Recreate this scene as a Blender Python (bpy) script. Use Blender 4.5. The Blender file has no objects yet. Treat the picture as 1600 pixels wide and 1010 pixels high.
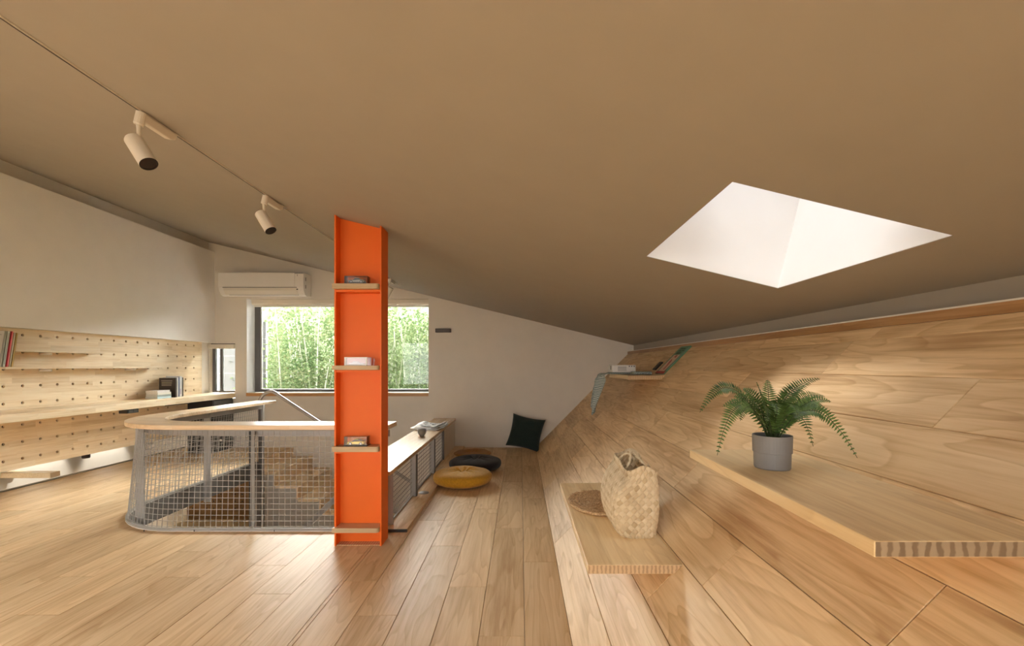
import bpy, bmesh, math, random
from mathutils import Vector, Matrix, noise

random.seed(7)
sc = bpy.context.scene
COL = sc.collection
PI = math.pi

# ------------------------------------------------------------------ camera, world, sun, exposure
CAMH = 1.16
cam_d = bpy.data.cameras.new('camera')
cam_d.sensor_fit = 'HORIZONTAL'; cam_d.sensor_width = 36.0
cam_d.lens = 706.0 / 1600.0 * 36.0
cam_d.shift_x = -13.0 / 1600.0
cam_d.shift_y = 67.0 / 1600.0
cam_d.clip_start = 0.02
cam = bpy.data.objects.new('camera', cam_d); COL.objects.link(cam)
cam.location = (0, 0, CAMH); cam.rotation_euler = (PI / 2, 0, 0)
sc.camera = cam

world = bpy.data.worlds.new('overcast_sky'); sc.world = world
world.use_nodes = True
wn = world.node_tree.nodes; wn.clear()
wo = wn.new('ShaderNodeOutputWorld'); wb = wn.new('ShaderNodeBackground')
wb.inputs[0].default_value = (1.0, 0.985, 0.96, 1); wb.inputs[1].default_value = 16.0
world.node_tree.links.new(wb.outputs[0], wo.inputs[0])

sun_d = bpy.data.lights.new('hazy_sun', 'SUN'); sun_d.energy = 12.0; sun_d.angle = math.radians(22)
sun_d.color = (1.0, 0.97, 0.92)
sun = bpy.data.objects.new('hazy_sun', sun_d); COL.objects.link(sun)
sun.rotation_euler = Vector((-0.22, -0.24, 1.0)).to_track_quat('Z', 'Y').to_euler()

sc.view_settings.view_transform = 'Standard'; sc.view_settings.look = 'None'
sc.view_settings.gamma = 1.0; sc.view_settings.use_curve_mapping = False
sc.view_settings.exposure = 1.74
sc.cycles.use_denoising = True
sc.cycles.max_bounces = 12; sc.cycles.diffuse_bounces = 7; sc.cycles.glossy_bounces = 4
sc.cycles.transparent_max_bounces = 24; sc.cycles.transmission_bounces = 8
sc.cycles.sample_clamp_indirect = 12.0

def portal(loc, rot, sx, sy):
    d = bpy.data.lights.new('daylight_portal', 'AREA'); d.shape = 'RECTANGLE'; d.size = sx; d.size_y = sy
    d.cycles.is_portal = True
    o = bpy.data.objects.new('daylight_portal', d); COL.objects.link(o)
    o.location = loc; o.rotation_euler = rot

# ------------------------------------------------------------------ materials
def new_mat(name):
    m = bpy.data.materials.new(name); m.use_nodes = True
    nt = m.node_tree; nt.nodes.clear()
    out = nt.nodes.new('ShaderNodeOutputMaterial')
    return m, nt, out

def lnk(nt, a, b): nt.links.new(a, b)

def ramp(nt, stops):
    r = nt.nodes.new('ShaderNodeValToRGB')
    e = r.color_ramp.elements
    while len(e) < len(stops): e.new(0.5)
    for i, (p, c) in enumerate(stops):
        e[i].position = p; e[i].color = (c[0], c[1], c[2], 1)
    return r

def paint(name, col, rough=0.5, metal=0.0, var=0.04, scale=6.0, bump=0.0, bscale=80.0, spec=0.5, sheen=0.0):
    m, nt, out = new_mat(name)
    b = nt.nodes.new('ShaderNodeBsdfPrincipled')
    tc = nt.nodes.new('ShaderNodeTexCoord')
    n = nt.nodes.new('ShaderNodeTexNoise'); n.inputs['Scale'].default_value = scale; n.inputs['Detail'].default_value = 3
    lnk(nt, tc.outputs['Object'], n.inputs['Vector'])
    lo = [max(0, c * (1 - var)) for c in col]; hi = [min(1, c * (1 + var)) for c in col]
    r = ramp(nt, [(0.3, lo), (0.7, hi)])
    lnk(nt, n.outputs['Fac'], r.inputs['Fac']); lnk(nt, r.outputs['Color'], b.inputs['Base Color'])
    b.inputs['Roughness'].default_value = rough; b.inputs['Metallic'].default_value = metal
    b.inputs['Specular IOR Level'].default_value = spec
    if sheen: b.inputs['Sheen Weight'].default_value = sheen
    if bump:
        n2 = nt.nodes.new('ShaderNodeTexNoise'); n2.inputs['Scale'].default_value = bscale
        lnk(nt, tc.outputs['Object'], n2.inputs['Vector'])
        bp = nt.nodes.new('ShaderNodeBump'); bp.inputs['Strength'].default_value = bump; bp.inputs['Distance'].default_value = 0.01
        lnk(nt, n2.outputs['Fac'], bp.inputs['Height']); lnk(nt, bp.outputs['Normal'], b.inputs['Normal'])
    lnk(nt, b.outputs[0], out.inputs[0])
    return m

def wood(name, light, mid, dark, rough=0.35, along=1, fine=1.0, vary=0.12, rings=0.5, spec=0.5, bandw=None, knots=True):
    """grain runs along local axis 'along' (0,1,2); every object gets its own cut of the log"""
    m, nt, out = new_mat(name)
    N = nt.nodes
    b = N.new('ShaderNodeBsdfPrincipled')
    tc = N.new('ShaderNodeTexCoord'); oi = N.new('ShaderNodeObjectInfo')
    mul = N.new('ShaderNodeVectorMath'); mul.operation = 'SCALE'; mul.inputs[0].default_value = (37.0, 71.0, 53.0)
    lnk(nt, oi.outputs['Random'], mul.inputs['Scale'])
    add = N.new('ShaderNodeVectorMath'); add.operation = 'ADD'
    lnk(nt, tc.outputs['Object'], add.inputs[0]); lnk(nt, mul.outputs[0], add.inputs[1])
    vec = add.outputs[0]
    if bandw:   # glued strips: every strip shifts the grain
        sep = N.new('ShaderNodeSeparateXYZ'); lnk(nt, tc.outputs['Object'], sep.inputs[0])
        ax, wd, ln_ = bandw
        def cell(sock, w, off=None):
            d = N.new('ShaderNodeMath'); d.operation = 'DIVIDE'; d.inputs[1].default_value = w; lnk(nt, sock, d.inputs[0])
            src = d.outputs[0]
            if off is not None:
                a_ = N.new('ShaderNodeMath'); a_.operation = 'ADD'; lnk(nt, src, a_.inputs[0]); lnk(nt, off, a_.inputs[1]); src = a_.outputs[0]
            f = N.new('ShaderNodeMath'); f.operation = 'FLOOR'; lnk(nt, src, f.inputs[0]); return f.outputs[0]
        c1 = cell(sep.outputs[ax], wd)
        wn_ = N.new('ShaderNodeTexWhiteNoise'); wn_.noise_dimensions = '1D'; lnk(nt, c1, wn_.inputs['W'])
        c2 = cell(sep.outputs[along], ln_, wn_.outputs['Value'])
        cmb = N.new('ShaderNodeCombineXYZ'); lnk(nt, c1, cmb.inputs[0]); lnk(nt, c2, cmb.inputs[1])
        wn2 = N.new('ShaderNodeTexWhiteNoise'); wn2.noise_dimensions = '3D'; lnk(nt, cmb.outputs[0], wn2.inputs['Vector'])
        sc2 = N.new('ShaderNodeVectorMath'); sc2.operation = 'SCALE'; sc2.inputs['Scale'].default_value = 30.0
        lnk(nt, wn2.outputs['Color'], sc2.inputs[0])
        ad2 = N.new('ShaderNodeVectorMath'); ad2.operation = 'ADD'; lnk(nt, vec, ad2.inputs[0]); lnk(nt, sc2.outputs[0], ad2.inputs[1])
        vec = ad2.outputs[0]
    def mapped(across, alongs):
        mp = N.new('ShaderNodeMapping'); s = [across] * 3; s[along] = alongs
        mp.inputs['Scale'].default_value = s; lnk(nt, vec, mp.inputs['Vector']); return mp.outputs[0]
    n1 = N.new('ShaderNodeTexNoise'); n1.inputs['Scale'].default_value = 1.0; n1.inputs['Detail'].default_value = 5; n1.inputs['Roughness'].default_value = 0.65
    lnk(nt, mapped(60 * fine, 2.6 * fine), n1.inputs['Vector'])
    n2 = N.new('ShaderNodeTexNoise'); n2.inputs['Scale'].default_value = 1.0; n2.inputs['Detail'].default_value = 2; n2.inputs['Distortion'].default_value = 0.4
    lnk(nt, mapped(5.5, 0.75), n2.inputs['Vector'])
    mm = N.new('ShaderNodeMath'); mm.operation = 'MULTIPLY'; mm.inputs[1].default_value = 11.0; lnk(nt, n2.outputs['Fac'], mm.inputs[0])
    ping = N.new('ShaderNodeMath'); ping.operation = 'FRACT'; lnk(nt, mm.outputs[0], ping.inputs[0])
    pr = ramp(nt, [(0.0, (0, 0, 0)), (0.72, (0.45,) * 3), (0.93, (1, 1, 1)), (1.0, (0.05,) * 3)])
    lnk(nt, ping.outputs[0], pr.inputs['Fac'])
    n3 = N.new('ShaderNodeTexNoise'); n3.inputs['Scale'].default_value = 1.0; n3.inputs['Detail'].default_value = 3
    lnk(nt, mapped(7.0, 1.1), n3.inputs['Vector'])
    base = ramp(nt, [(0.38, light), (0.50, mid), (0.66, dark)])
    # grain factor
    mixf = N.new('ShaderNodeMix'); mixf.data_type = 'FLOAT'; mixf.inputs[0].default_value = 0.5
    lnk(nt, n1.outputs['Fac'], mixf.inputs[2]); lnk(nt, n3.outputs['Fac'], mixf.inputs[3])
    lnk(nt, mixf.outputs[0], base.inputs['Fac'])
    mx = N.new('ShaderNodeMix'); mx.data_type = 'RGBA'; mx.blend_type = 'MULTIPLY'
    rm = N.new('ShaderNodeMath'); rm.operation = 'MULTIPLY'; rm.inputs[1].default_value = rings; lnk(nt, pr.outputs['Color'], rm.inputs[0])
    lnk(nt, rm.outputs[0], mx.inputs[0]); lnk(nt, base.outputs['Color'], mx.inputs[6])
    mx.inputs[7].default_value = (0.74, 0.66, 0.56, 1)
    col = mx.outputs[2]
    if knots:
        vo = N.new('ShaderNodeTexVoronoi'); vo.inputs['Scale'].default_value = 1.0
        lnk(nt, mapped(7.5, 1.9), vo.inputs['Vector'])
        kr = ramp(nt, [(0.0, (1, 1, 1)), (0.05, (0.5,) * 3), (0.12, (0, 0, 0))]); lnk(nt, vo.outputs['Distance'], kr.inputs['Fac'])
        kx = N.new('ShaderNodeMix'); kx.data_type = 'RGBA'; kx.blend_type = 'MULTIPLY'
        km = N.new('ShaderNodeMath'); km.operation = 'MULTIPLY'; km.inputs[1].default_value = 0.6; lnk(nt, kr.outputs['Color'], km.inputs[0])
        lnk(nt, km.outputs[0], kx.inputs[0]); lnk(nt, col, kx.inputs[6]); kx.inputs[7].default_value = (0.45, 0.33, 0.22, 1)
        col = kx.outputs[2]
    hsv = N.new('ShaderNodeHueSaturation')
    mr = N.new('ShaderNodeMapRange'); mr.inputs[3].default_value = 1 - vary; mr.inputs[4].default_value = 1 + vary
    lnk(nt, (wn2.outputs['Value'] if bandw else oi.outputs['Random']), mr.inputs[0])
    lnk(nt, mr.outputs[0], hsv.inputs['Value']); lnk(nt, col, hsv.inputs['Color'])
    lnk(nt, hsv.outputs[0], b.inputs['Base Color'])
    b.inputs['Roughness'].default_value = rough; b.inputs['Specular IOR Level'].default_value = spec
    bp = N.new('ShaderNodeBump'); bp.inputs['Strength'].default_value = 0.08; bp.inputs['Distance'].default_value = 0.002
    lnk(nt, n1.outputs['Fac'], bp.inputs['Height']); lnk(nt, bp.outputs['Normal'], b.inputs['Normal'])
    lnk(nt, b.outputs[0], out.inputs[0])
    return m

def endgrain(name, c1, c2, scale=28.0, axis=0):
    m, nt, out = new_mat(name); N = nt.nodes
    b = N.new('ShaderNodeBsdfPrincipled'); tc = N.new('ShaderNodeTexCoord')
    w = N.new('ShaderNodeTexWave'); w.inputs['Scale'].default_value = scale / 3; w.inputs['Distortion'].default_value = 2.2; w.inputs['Detail'].default_value = 2
    w.inputs['Detail Scale'].default_value = 3
    w.bands_direction = 'XYZ'[axis]
    lnk(nt, tc.outputs['Object'], w.inputs['Vector'])
    r = ramp(nt, [(0.2, c2), (0.6, c1)]); lnk(nt, w.outputs['Fac'], r.inputs['Fac'])
    lnk(nt, r.outputs['Color'], b.inputs['Base Color']); b.inputs['Roughness'].default_value = 0.6
    lnk(nt, b.outputs[0], out.inputs[0]); return m

def glass(name, tint=(1, 1, 1), refl=1.0):
    m, nt, out = new_mat(name); N = nt.nodes
    t = N.new('ShaderNodeBsdfTransparent'); t.inputs[0].default_value = (*tint, 1)
    g = N.new('ShaderNodeBsdfGlossy'); g.inputs['Roughness'].default_value = 0.0
    fr = N.new('ShaderNodeFresnel'); fr.inputs[0].default_value = 1.45
    mu = N.new('ShaderNodeMath'); mu.operation = 'MULTIPLY'; mu.inputs[1].default_value = refl; lnk(nt, fr.outputs[0], mu.inputs[0])
    mx = N.new('ShaderNodeMixShader'); lnk(nt, mu.outputs[0], mx.inputs[0]); lnk(nt, t.outputs[0], mx.inputs[1]); lnk(nt, g.outputs[0], mx.inputs[2])
    lnk(nt, mx.outputs[0], out.inputs[0]); return m

def leafmat(name, c1, c2, trans=0.35, rough=0.5, nscale=9.0, spec=0.4):
    m, nt, out = new_mat(name); N = nt.nodes
    tc = N.new('ShaderNodeTexCoord'); n = N.new('ShaderNodeTexNoise'); n.inputs['Scale'].default_value = nscale
    lnk(nt, tc.outputs['Object'], n.inputs['Vector'])
    r = ramp(nt, [(0.35, c1), (0.65, c2)]); lnk(nt, n.outputs['Fac'], r.inputs['Fac'])
    b = N.new('ShaderNodeBsdfPrincipled'); b.inputs['Roughness'].default_value = rough; b.inputs['Specular IOR Level'].default_value = spec
    t = N.new('ShaderNodeBsdfTranslucent')
    lnk(nt, r.outputs['Color'], b.inputs['Base Color']); lnk(nt, r.outputs['Color'], t.inputs[0])
    mx = N.new('ShaderNodeMixShader'); mx.inputs[0].default_value = trans
    lnk(nt, b.outputs[0], mx.inputs[1]); lnk(nt, t.outputs[0], mx.inputs[2]); lnk(nt, mx.outputs[0], out.inputs[0]); return m

M = {}
M['plaster'] = paint('plaster', (0.73, 0.68, 0.60), 0.85, var=0.02, bump=0.03, bscale=160)
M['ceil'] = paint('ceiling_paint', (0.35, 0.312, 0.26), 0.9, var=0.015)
M['panel'] = paint('lit_panel_plaster', (0.88, 0.855, 0.81), 0.85, var=0.015)  # plaster made paler on the left panel to make up for missing light
M['shaft'] = paint('shaft_paint', (0.80, 0.795, 0.78), 0.9, var=0.01)
M['floor'] = wood('oak_floor', (0.75, 0.57, 0.36), (0.69, 0.505, 0.30), (0.54, 0.365, 0.20), rough=0.42, vary=0.09, rings=0.55, spec=0.10)
M['slope'] = wood('oak_slope', (0.80, 0.605, 0.37), (0.73, 0.525, 0.295), (0.51, 0.325, 0.165), rough=0.45, vary=0.10, rings=0.65, spec=0.18)
M['pine'] = wood('pine_board', (0.88, 0.70, 0.42), (0.84, 0.64, 0.36), (0.69, 0.475, 0.235), rough=0.42, vary=0.07, rings=0.35, bandw=(0, 0.09, 40.0))
M['pinepeg'] = wood('finger_jointed_pine', (0.84, 0.70, 0.49), (0.79, 0.63, 0.41), (0.66, 0.48, 0.27), rough=0.5, vary=0.07, rings=0.22, bandw=(2, 0.05, 0.5))
M['cap'] = wood('rail_cap_wood', (0.80, 0.63, 0.43), (0.74, 0.55, 0.35), (0.58, 0.40, 0.22), rough=0.3, vary=0.06, rings=0.3, along=0, bandw=(1, 0.07, 0.45))
M['cap_y'] = wood('rail_cap_wood_along', (0.74, 0.54, 0.34), (0.66, 0.46, 0.27), (0.50, 0.32, 0.16), rough=0.16, vary=0.05, rings=0.3, along=1, spec=0.6)
M['shelfwood'] = wood('shelf_oak', (0.60, 0.44, 0.27), (0.54, 0.39, 0.22), (0.42, 0.28, 0.14), rough=0.5, along=0, vary=0.05, rings=0.25, knots=False)
M['sillwood'] = wood('sill_wood', (0.58, 0.32, 0.13), (0.52, 0.27, 0.10), (0.38, 0.18, 0.06), rough=0.4, along=0, knots=False)
M['darkwood'] = wood('dark_oak_strip', (0.40, 0.22, 0.09), (0.33, 0.17, 0.06), (0.22, 0.10, 0.035), rough=0.4, knots=False)
M['stairwood'] = wood('stair_tread_wood', (0.86, 0.70, 0.48), (0.81, 0.63, 0.40), (0.66, 0.47, 0.27), rough=0.45, vary=0.05)
M['endg'] = endgrain('end_grain', (0.36, 0.265, 0.165), (0.21, 0.14, 0.08), 40)
M['endgl'] = endgrain('end_grain_light', (0.60, 0.41, 0.23), (0.42, 0.27, 0.14), 60)
M['steel'] = paint('grey_painted_steel', (0.33, 0.32, 0.31), 0.45, 0.3, var=0.05)
M['wire'] = paint('galvanised_wire', (0.33, 0.315, 0.29), 0.7, 0.0, var=0.03, spec=0.15)
M['brushed'] = paint('brushed_stainless', (0.42, 0.40, 0.39), 0.42, 1.0, var=0.03)
M['dsteel'] = paint('dark_brown_steel', (0.10, 0.085, 0.075), 0.5, 0.3, var=0.06)
M['fascia'] = paint('slab_edge_brown', (0.115, 0.10, 0.085), 0.7, var=0.05)
M['edgegrey'] = paint('edge_strip_grey', (0.30, 0.28, 0.22), 0.6, var=0.05)
M['whitemetal'] = paint('white_metal_edge', (0.75, 0.72, 0.66), 0.4, 0.2, var=0.02)
M['orange'] = paint('orange_lacquer', (0.80, 0.15, 0.014), 0.45, var=0.02, spec=0.25)
M['white'] = paint('white_plastic', (0.78, 0.75, 0.70), 0.4, var=0.01)
M['lampwhite'] = paint('cream_lamp_enamel', (0.74, 0.69, 0.60), 0.45, var=0.01)
M['black'] = paint('black_plastic', (0.02, 0.018, 0.016), 0.4, var=0.1)
M['lens'] = paint('lamp_reflector', (0.25, 0.22, 0.19), 0.15, 0.9, var=0.05)
M['frame'] = paint('window_frame_grey', (0.13, 0.125, 0.12), 0.45, 0.2, var=0.04)
M['blind'] = paint('cream_blind_fabric', (0.74, 0.68, 0.57), 0.8, var=0.02)
M['fittingbrown'] = paint('dark_brown_fitting', (0.055, 0.035, 0.028), 0.5, var=0.05)
M['hole'] = paint('dark_backing', (0.03, 0.018, 0.01), 0.9, var=0.1)
M['glass'] = glass('window_glass', (0.97, 0.985, 0.97))
M['skyglass'] = glass('tinted_roof_glass', (0.275, 0.277, 0.285))
M['skyglass2'] = glass('roof_glass', (0.335, 0.335, 0.335))
M['skyglass3'] = glass('dimming_roof_glass', (0.40, 0.40, 0.40))  # grey tint holds back the light of the added left roof window
M['acrylic'] = glass('clear_acrylic', (0.97, 0.97, 0.97), 1.6)
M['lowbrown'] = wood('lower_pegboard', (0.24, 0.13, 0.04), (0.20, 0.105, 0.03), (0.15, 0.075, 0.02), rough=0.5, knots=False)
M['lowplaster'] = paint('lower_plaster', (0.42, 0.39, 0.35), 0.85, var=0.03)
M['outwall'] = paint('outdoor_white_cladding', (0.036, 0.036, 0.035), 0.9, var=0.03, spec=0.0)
M['ground'] = paint('outdoor_soil', (0.05, 0.046, 0.032), 0.95, var=0.3, scale=2, spec=0.0)

# ------------------------------------------------------------------ geometry helpers
WPOS = {}
def wpos(o): return WPOS.get(o.name, Vector((0, 0, 0)))

class MB:
    def __init__(self): self.v = []; self.f = []
    def add(self, vs, fs):
        n = len(self.v); self.v += [tuple(p) for p in vs]; self.f += [tuple(i + n for i in q) for q in fs]; return self
    def box(self, x0, x1, y0, y1, z0, z1):
        return self.add([(x0, y0, z0), (x1, y0, z0), (x1, y1, z0), (x0, y1, z0), (x0, y0, z1), (x1, y0, z1), (x1, y1, z1), (x0, y1, z1)],
                 [(0, 3, 2, 1), (4, 5, 6, 7), (0, 1, 5, 4), (1, 2, 6, 5), (2, 3, 7, 6), (3, 0, 4, 7)])
    def prism(self, poly, axis, a, b):
        """poly: 2D points; axis z:(x,y) y:(x,z) x:(y,z)"""
        def P(p, t):
            return {'z': (p[0], p[1], t), 'y': (p[0], t, p[1]), 'x': (t, p[0], p[1])}[axis]
        n = len(poly); vs = [P(p, a) for p in poly] + [P(p, b) for p in poly]
        fs = [tuple(range(n - 1, -1, -1)), tuple(range(n, 2 * n))] + [(i, (i + 1) % n, n + (i + 1) % n, n + i) for i in range(n)]
        return self.add(vs, fs)
    def tube(self, pts, r, n=8, closed=False, cap=True, rot=0.0):
        pts = [Vector(p) for p in pts]; k = len(pts); rings = []
        up = None
        for i, p in enumerate(pts):
            if closed: t = pts[(i + 1) % k] - pts[i - 1]
            else: t = pts[min(i + 1, k - 1)] - pts[max(i - 1, 0)]
            if t.length < 1e-9: t = Vector((0, 0, 1))
            t.normalize()
            if up is None:
                up = Vector((0, 0, 1)) if abs(t.z) < 0.9 else Vector((1, 0, 0))
            a = t.cross(up)
            if a.length < 1e-6: a = t.cross(Vector((1, 0, 0.3)))
            a.normalize(); bb = a.cross(t).normalized(); up = bb
            rr = r[i] if isinstance(r, (list, tuple)) else r
            rings.append([p + a * rr * math.cos(2 * PI * j / n + rot) + bb * rr * math.sin(2 * PI * j / n + rot) for j in range(n)])
        vs = [q for rg in rings for q in rg]; fs = []
        for i in range(k if closed else k - 1):
            i2 = (i + 1) % k
            for j in range(n): fs.append((i * n + j, i * n + (j + 1) % n, i2 * n + (j + 1) % n, i2 * n + j))
        if cap and not closed:
            fs.append(tuple(range(n - 1, -1, -1))); fs.append(tuple((k - 1) * n + j for j in range(n)))
        return self.add(vs, fs)
    def lathe(self, prof, c=(0, 0, 0), n=24, dr=None):
        vs = []; fs = []
        for (r, z) in prof:
            for j in range(n):
                a = 2 * PI * j / n; rr = r * (dr(a, z) if dr else 1)
                vs.append((c[0] + rr * math.cos(a), c[1] + rr * math.sin(a), c[2] + z))
        for i in range(len(prof) - 1):
            for j in range(n): fs.append((i * n + j, i * n + (j + 1) % n, (i + 1) * n + (j + 1) % n, (i + 1) * n + j))
        if prof[0][0] > 1e-6: fs.append(tuple(range(n - 1, -1, -1)))
        if prof[-1][0] > 1e-6: fs.append(tuple((len(prof) - 1) * n + j for j in range(n)))
        return self.add(vs, fs)
    def grid(self, fn, nu, nv, closeu=False):
        vs = [fn(u / nu, v / nv) for v in range(nv + 1) for u in range(nu + (0 if closeu else 1))]
        w = nu if closeu else nu + 1; fs = []
        for v in range(nv):
            for u in range(nu):
                u2 = (u + 1) % w if closeu else u + 1
                fs.append((v * w + u, v * w + u2, (v + 1) * w + u2, (v + 1) * w + u))
        return self.add(vs, fs)
    def xform(self, mat, start=0):
        for i in range(start, len(self.v)): self.v[i] = tuple(mat @ Vector(self.v[i]))
        return self
    def build(self, name, mat, parent=None, smooth=False, bevel=0.0, local=False, segs=2, solid=0.0, merge=True, mats=None, fmat=None):
        if parent is not None: off = Vector((0, 0, 0)) if local else wpos(parent)
        elif local: off = Vector((0, 0, 0))
        else:
            xs = [p[0] for p in self.v]; ys = [p[1] for p in self.v]; zs = [p[2] for p in self.v]
            off = Vector(((min(xs) + max(xs)) / 2, (min(ys) + max(ys)) / 2, min(zs)))
        me = bpy.data.meshes.new(name)
        me.from_pydata([(p[0] - off.x, p[1] - off.y, p[2] - off.z) for p in self.v], [], self.f)
        bm = bmesh.new(); bm.from_mesh(me)
        if merge: bmesh.ops.remove_doubles(bm, verts=bm.verts, dist=1e-5)
        bmesh.ops.recalc_face_normals(bm, faces=bm.faces)
        if bevel:
            ed = [e for e in bm.edges if len(e.link_faces) == 2 and e.calc_face_angle(0) > 0.5]
            bmesh.ops.bevel(bm, geom=ed, offset=bevel, segments=segs, profile=0.5, affect='EDGES', clamp_overlap=True)
        bm.to_mesh(me); bm.free()
        if smooth:
            for p in me.polygons: p.use_smooth = True
        if mats:
            for mm_ in mats: me.materials.append(mm_)
            for p in me.polygons: p.material_index = fmat(p)
        else: me.materials.append(mat)
        o = bpy.data.objects.new(name, me); COL.objects.link(o)
        if parent is not None: o.parent = parent; WPOS[o.name] = wpos(parent).copy()
        elif not local: o.location = off; WPOS[o.name] = off.copy()
        if solid:
            md = o.modifiers.new('thickness', 'SOLIDIFY'); md.thickness = solid; md.offset = 0
        if smooth and not bevel and False: pass
        return o

def box(*a): return MB().box(*a)
def tag(o, label, cat, group=None):
    o['label'] = label; o['category'] = cat
    if group: o['group'] = group
    return o
def thing(name, loc, label, cat, group=None, rot=None):
    o = bpy.data.objects.new(name, None); COL.objects.link(o); o.empty_display_size = 0.05
    o.location = loc; WPOS[o.name] = Vector(loc)
    if rot: o.rotation_euler = rot
    return tag(o, label, cat, group)
def struct(o): o['kind'] = 'structure'; return o
def stuff(o): o['kind'] = 'stuff'; return o

# ------------------------------------------------------------------ layout constants (metres)
YB = 6.42            # back wall
YF = -2.6            # wall behind the camera
XW = -4.43           # left wall
XS0 = 0.215; SM = 1.013; TH = math.atan(SM)      # foot of the sloped wall, its rise
XTOP = 1.523; ZTOP = SM * (XTOP - XS0)
XR = 1.61
CZ0, CS = 1.842, -0.243
def zc(x): return CZ0 + CS * x
def xslope(z): return XS0 + z / SM
HX0, HX1, HY0 = -3.14, -0.945, 3.17              # stairwell opening
HR = 0.70
def yh(x):
    if x >= HX0 + HR: return HY0
    d = min(HR, HX0 + HR - x)
    return HY0 + HR - math.sqrt(max(0, HR * HR - d * d))
ZLOW = -2.75

# ------------------------------------------------------------------ floor: subfloor + planks
fl = MB()
fl.box(-4.75, XS0 + 0.3, YF, HY0, -0.17, -0.0125)
fl.box(-4.75, HX0 - 0.09, HY0, YB, -0.17, -0.0125)
fl.box(HX0 - 0.09, HX0, HY0 + HR, 5.44, -0.17, -0.0125)
fl.box(HX1, XS0 + 0.3, HY0, YB, -0.17, -0.0125)
arc = [(HX0 + HR - HR * math.sin(a), HY0 + HR - HR * math.cos(a)) for a in [i * PI / 2 / 12 for i in range(13)]]
fl.prism([(HX0 - 0.09, HY0), ] + arc + [(HX0 - 0.09, HY0 + HR)], 'z', -0.17, -0.0125)
floor = struct(fl.build('floor', M['fascia'], merge=False))
floor_w = wpos(floor)

plank_cache = {}
def plank_mesh(w, L, t, mat, g=0.0009, ch=0.0016):
    key = (round(w, 4), round(L, 3), mat.name)
    if key in plank_cache: return plank_cache[key]
    x0, x1, y0, y1 = g, w - g, g, L - g
    vs = [(x0, y0, -t), (x1, y0, -t), (x1, y1, -t), (x0, y1, -t), (x0, y0, -ch), (x1, y0, -ch), (x1, y1, -ch), (x0, y1, -ch),
          (x0 + ch, y0 + ch, 0), (x1 - ch, y0 + ch, 0), (x1 - ch, y1 - ch, 0), (x0 + ch, y1 - ch, 0)]
    fs = [(0, 3, 2, 1), (0, 1, 5, 4), (1, 2, 6, 5), (2, 3, 7, 6), (3, 0, 4, 7), (4, 5, 9, 8), (5, 6, 10, 9), (6, 7, 11, 10), (7, 4, 8, 11), (8, 9, 10, 11)]
    me = bpy.data.meshes.new('plank'); me.from_pydata(vs, [], fs); me.materials.append(mat)
    plank_cache[key] = me; return me
def put_plank(me, parent, loc, rot=None):
    o = bpy.data.objects.new('plank', me); COL.objects.link(o); o.parent = parent
    o.location = Vector(loc) - wpos(parent)
    if rot: o.rotation_euler = rot
    return o

PW, PL = 0.197, 1.29
rng = random.Random(3)
STOFF = [0.0, 0.53, 0.95, 0.31, 0.74, 0.12]
x1 = XS0 + 0.001; row = 0
while x1 > -4.75:
    x0 = max(x1 - PW, -4.752)
    cuts = [x0] + sorted(c for c in (HX0 - 0.09, HX0, HX1) if x0 + 0.004 < c < x1 - 0.004) + [x1]
    ys = [YF]; y = YF + 0.05 + PL * ((row * 0.37 + rng.random() * 0.2) % 1.0)
    while y < YB - 0.12: ys.append(y); y += PL
    ys.append(YB)
    for xa, xb in zip(cuts[:-1], cuts[1:]):
        xm = (xa + xb) / 2
        inhole = HX0 < xm < HX1
        yl = YB
        if HX0 - 0.09 < xm <= HX0: yl = 5.44
        yy = list(ys)
        if inhole:
            yy = [q for q in ys if q < 2.85]; yy.append(99)
        elif yl < YB:
            yy = [q for q in ys if q < yl - 0.1] + [yl]
        for ya, yb in zip(yy[:-1], yy[1:]):
            if yb == 99:
                n = 8; pts = [(xa + 0.0012, ya + 0.0012), (xb - 0.0012, ya + 0.0012)] + [(xb - 0.0012 + (xa - xb + 0.0024) * i / n, yh(xb + (xa - xb) * i / n) - 0.001) for i in range(n + 1)]
                o = MB().prism([(p[0] - xa, p[1] - ya) for p in pts], 'z', -0.012, 0).build('plank', M['floor'], floor, local=True)
                o.location = Vector((xa, ya, 0)) - floor_w
            else:
                put_plank(plank_mesh(xb - xa, yb - ya, 0.012, M['floor']), floor, (xa, ya, 0))
    x1 = x0; row += 1
    if x1 <= -4.751: break

# steel edge trim round the opening
path = [(HX1, HY0)] + arc + [(HX0, 5.44)]
def off_path(d):
    return [(HX1, HY0 + d)] + [(HX0 + HR - (HR - d) * math.sin(a), HY0 + HR - (HR - d) * math.cos(a)) for a in [i * PI / 2 / 12 for i in range(13)]] + [(HX0 + d, 5.44)]
def ribbon(d0, d1, z0, z1):
    A = off_path(d0); B = off_path(d1); mb = MB(); n = len(A)
    vs = [(p[0], p[1], z0) for p in A] + [(p[0], p[1], z0) for p in B] + [(p[0], p[1], z1) for p in A] + [(p[0], p[1], z1) for p in B]
    fs = []
    for i in range(n - 1):
        fs += [(i, i + 1, n + i + 1, n + i), (2 * n + i, 3 * n + i, 3 * n + i + 1, 2 * n + i + 1), (i, 2 * n + i, 2 * n + i + 1, i + 1), (n + i, n + i + 1, 3 * n + i + 1, 3 * n + i)]
    fs += [(0, n, 3 * n, 2 * n), (n - 1, 3 * n - 1, 4 * n - 1, 2 * n - 1)]
    return mb.add(vs, fs)
struct(ribbon(0.0, 0.006, -0.17, 0.004).build('trim_1', M['fascia']))
struct(ribbon(-0.012, 0.004, 0.0005, 0.005).build('trim_2', M['whitemetal']))
struct(box(-4.78, -4.752, 0.4, YB, -0.17, 0.012).build('trim_3', M['edgegrey']))

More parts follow.
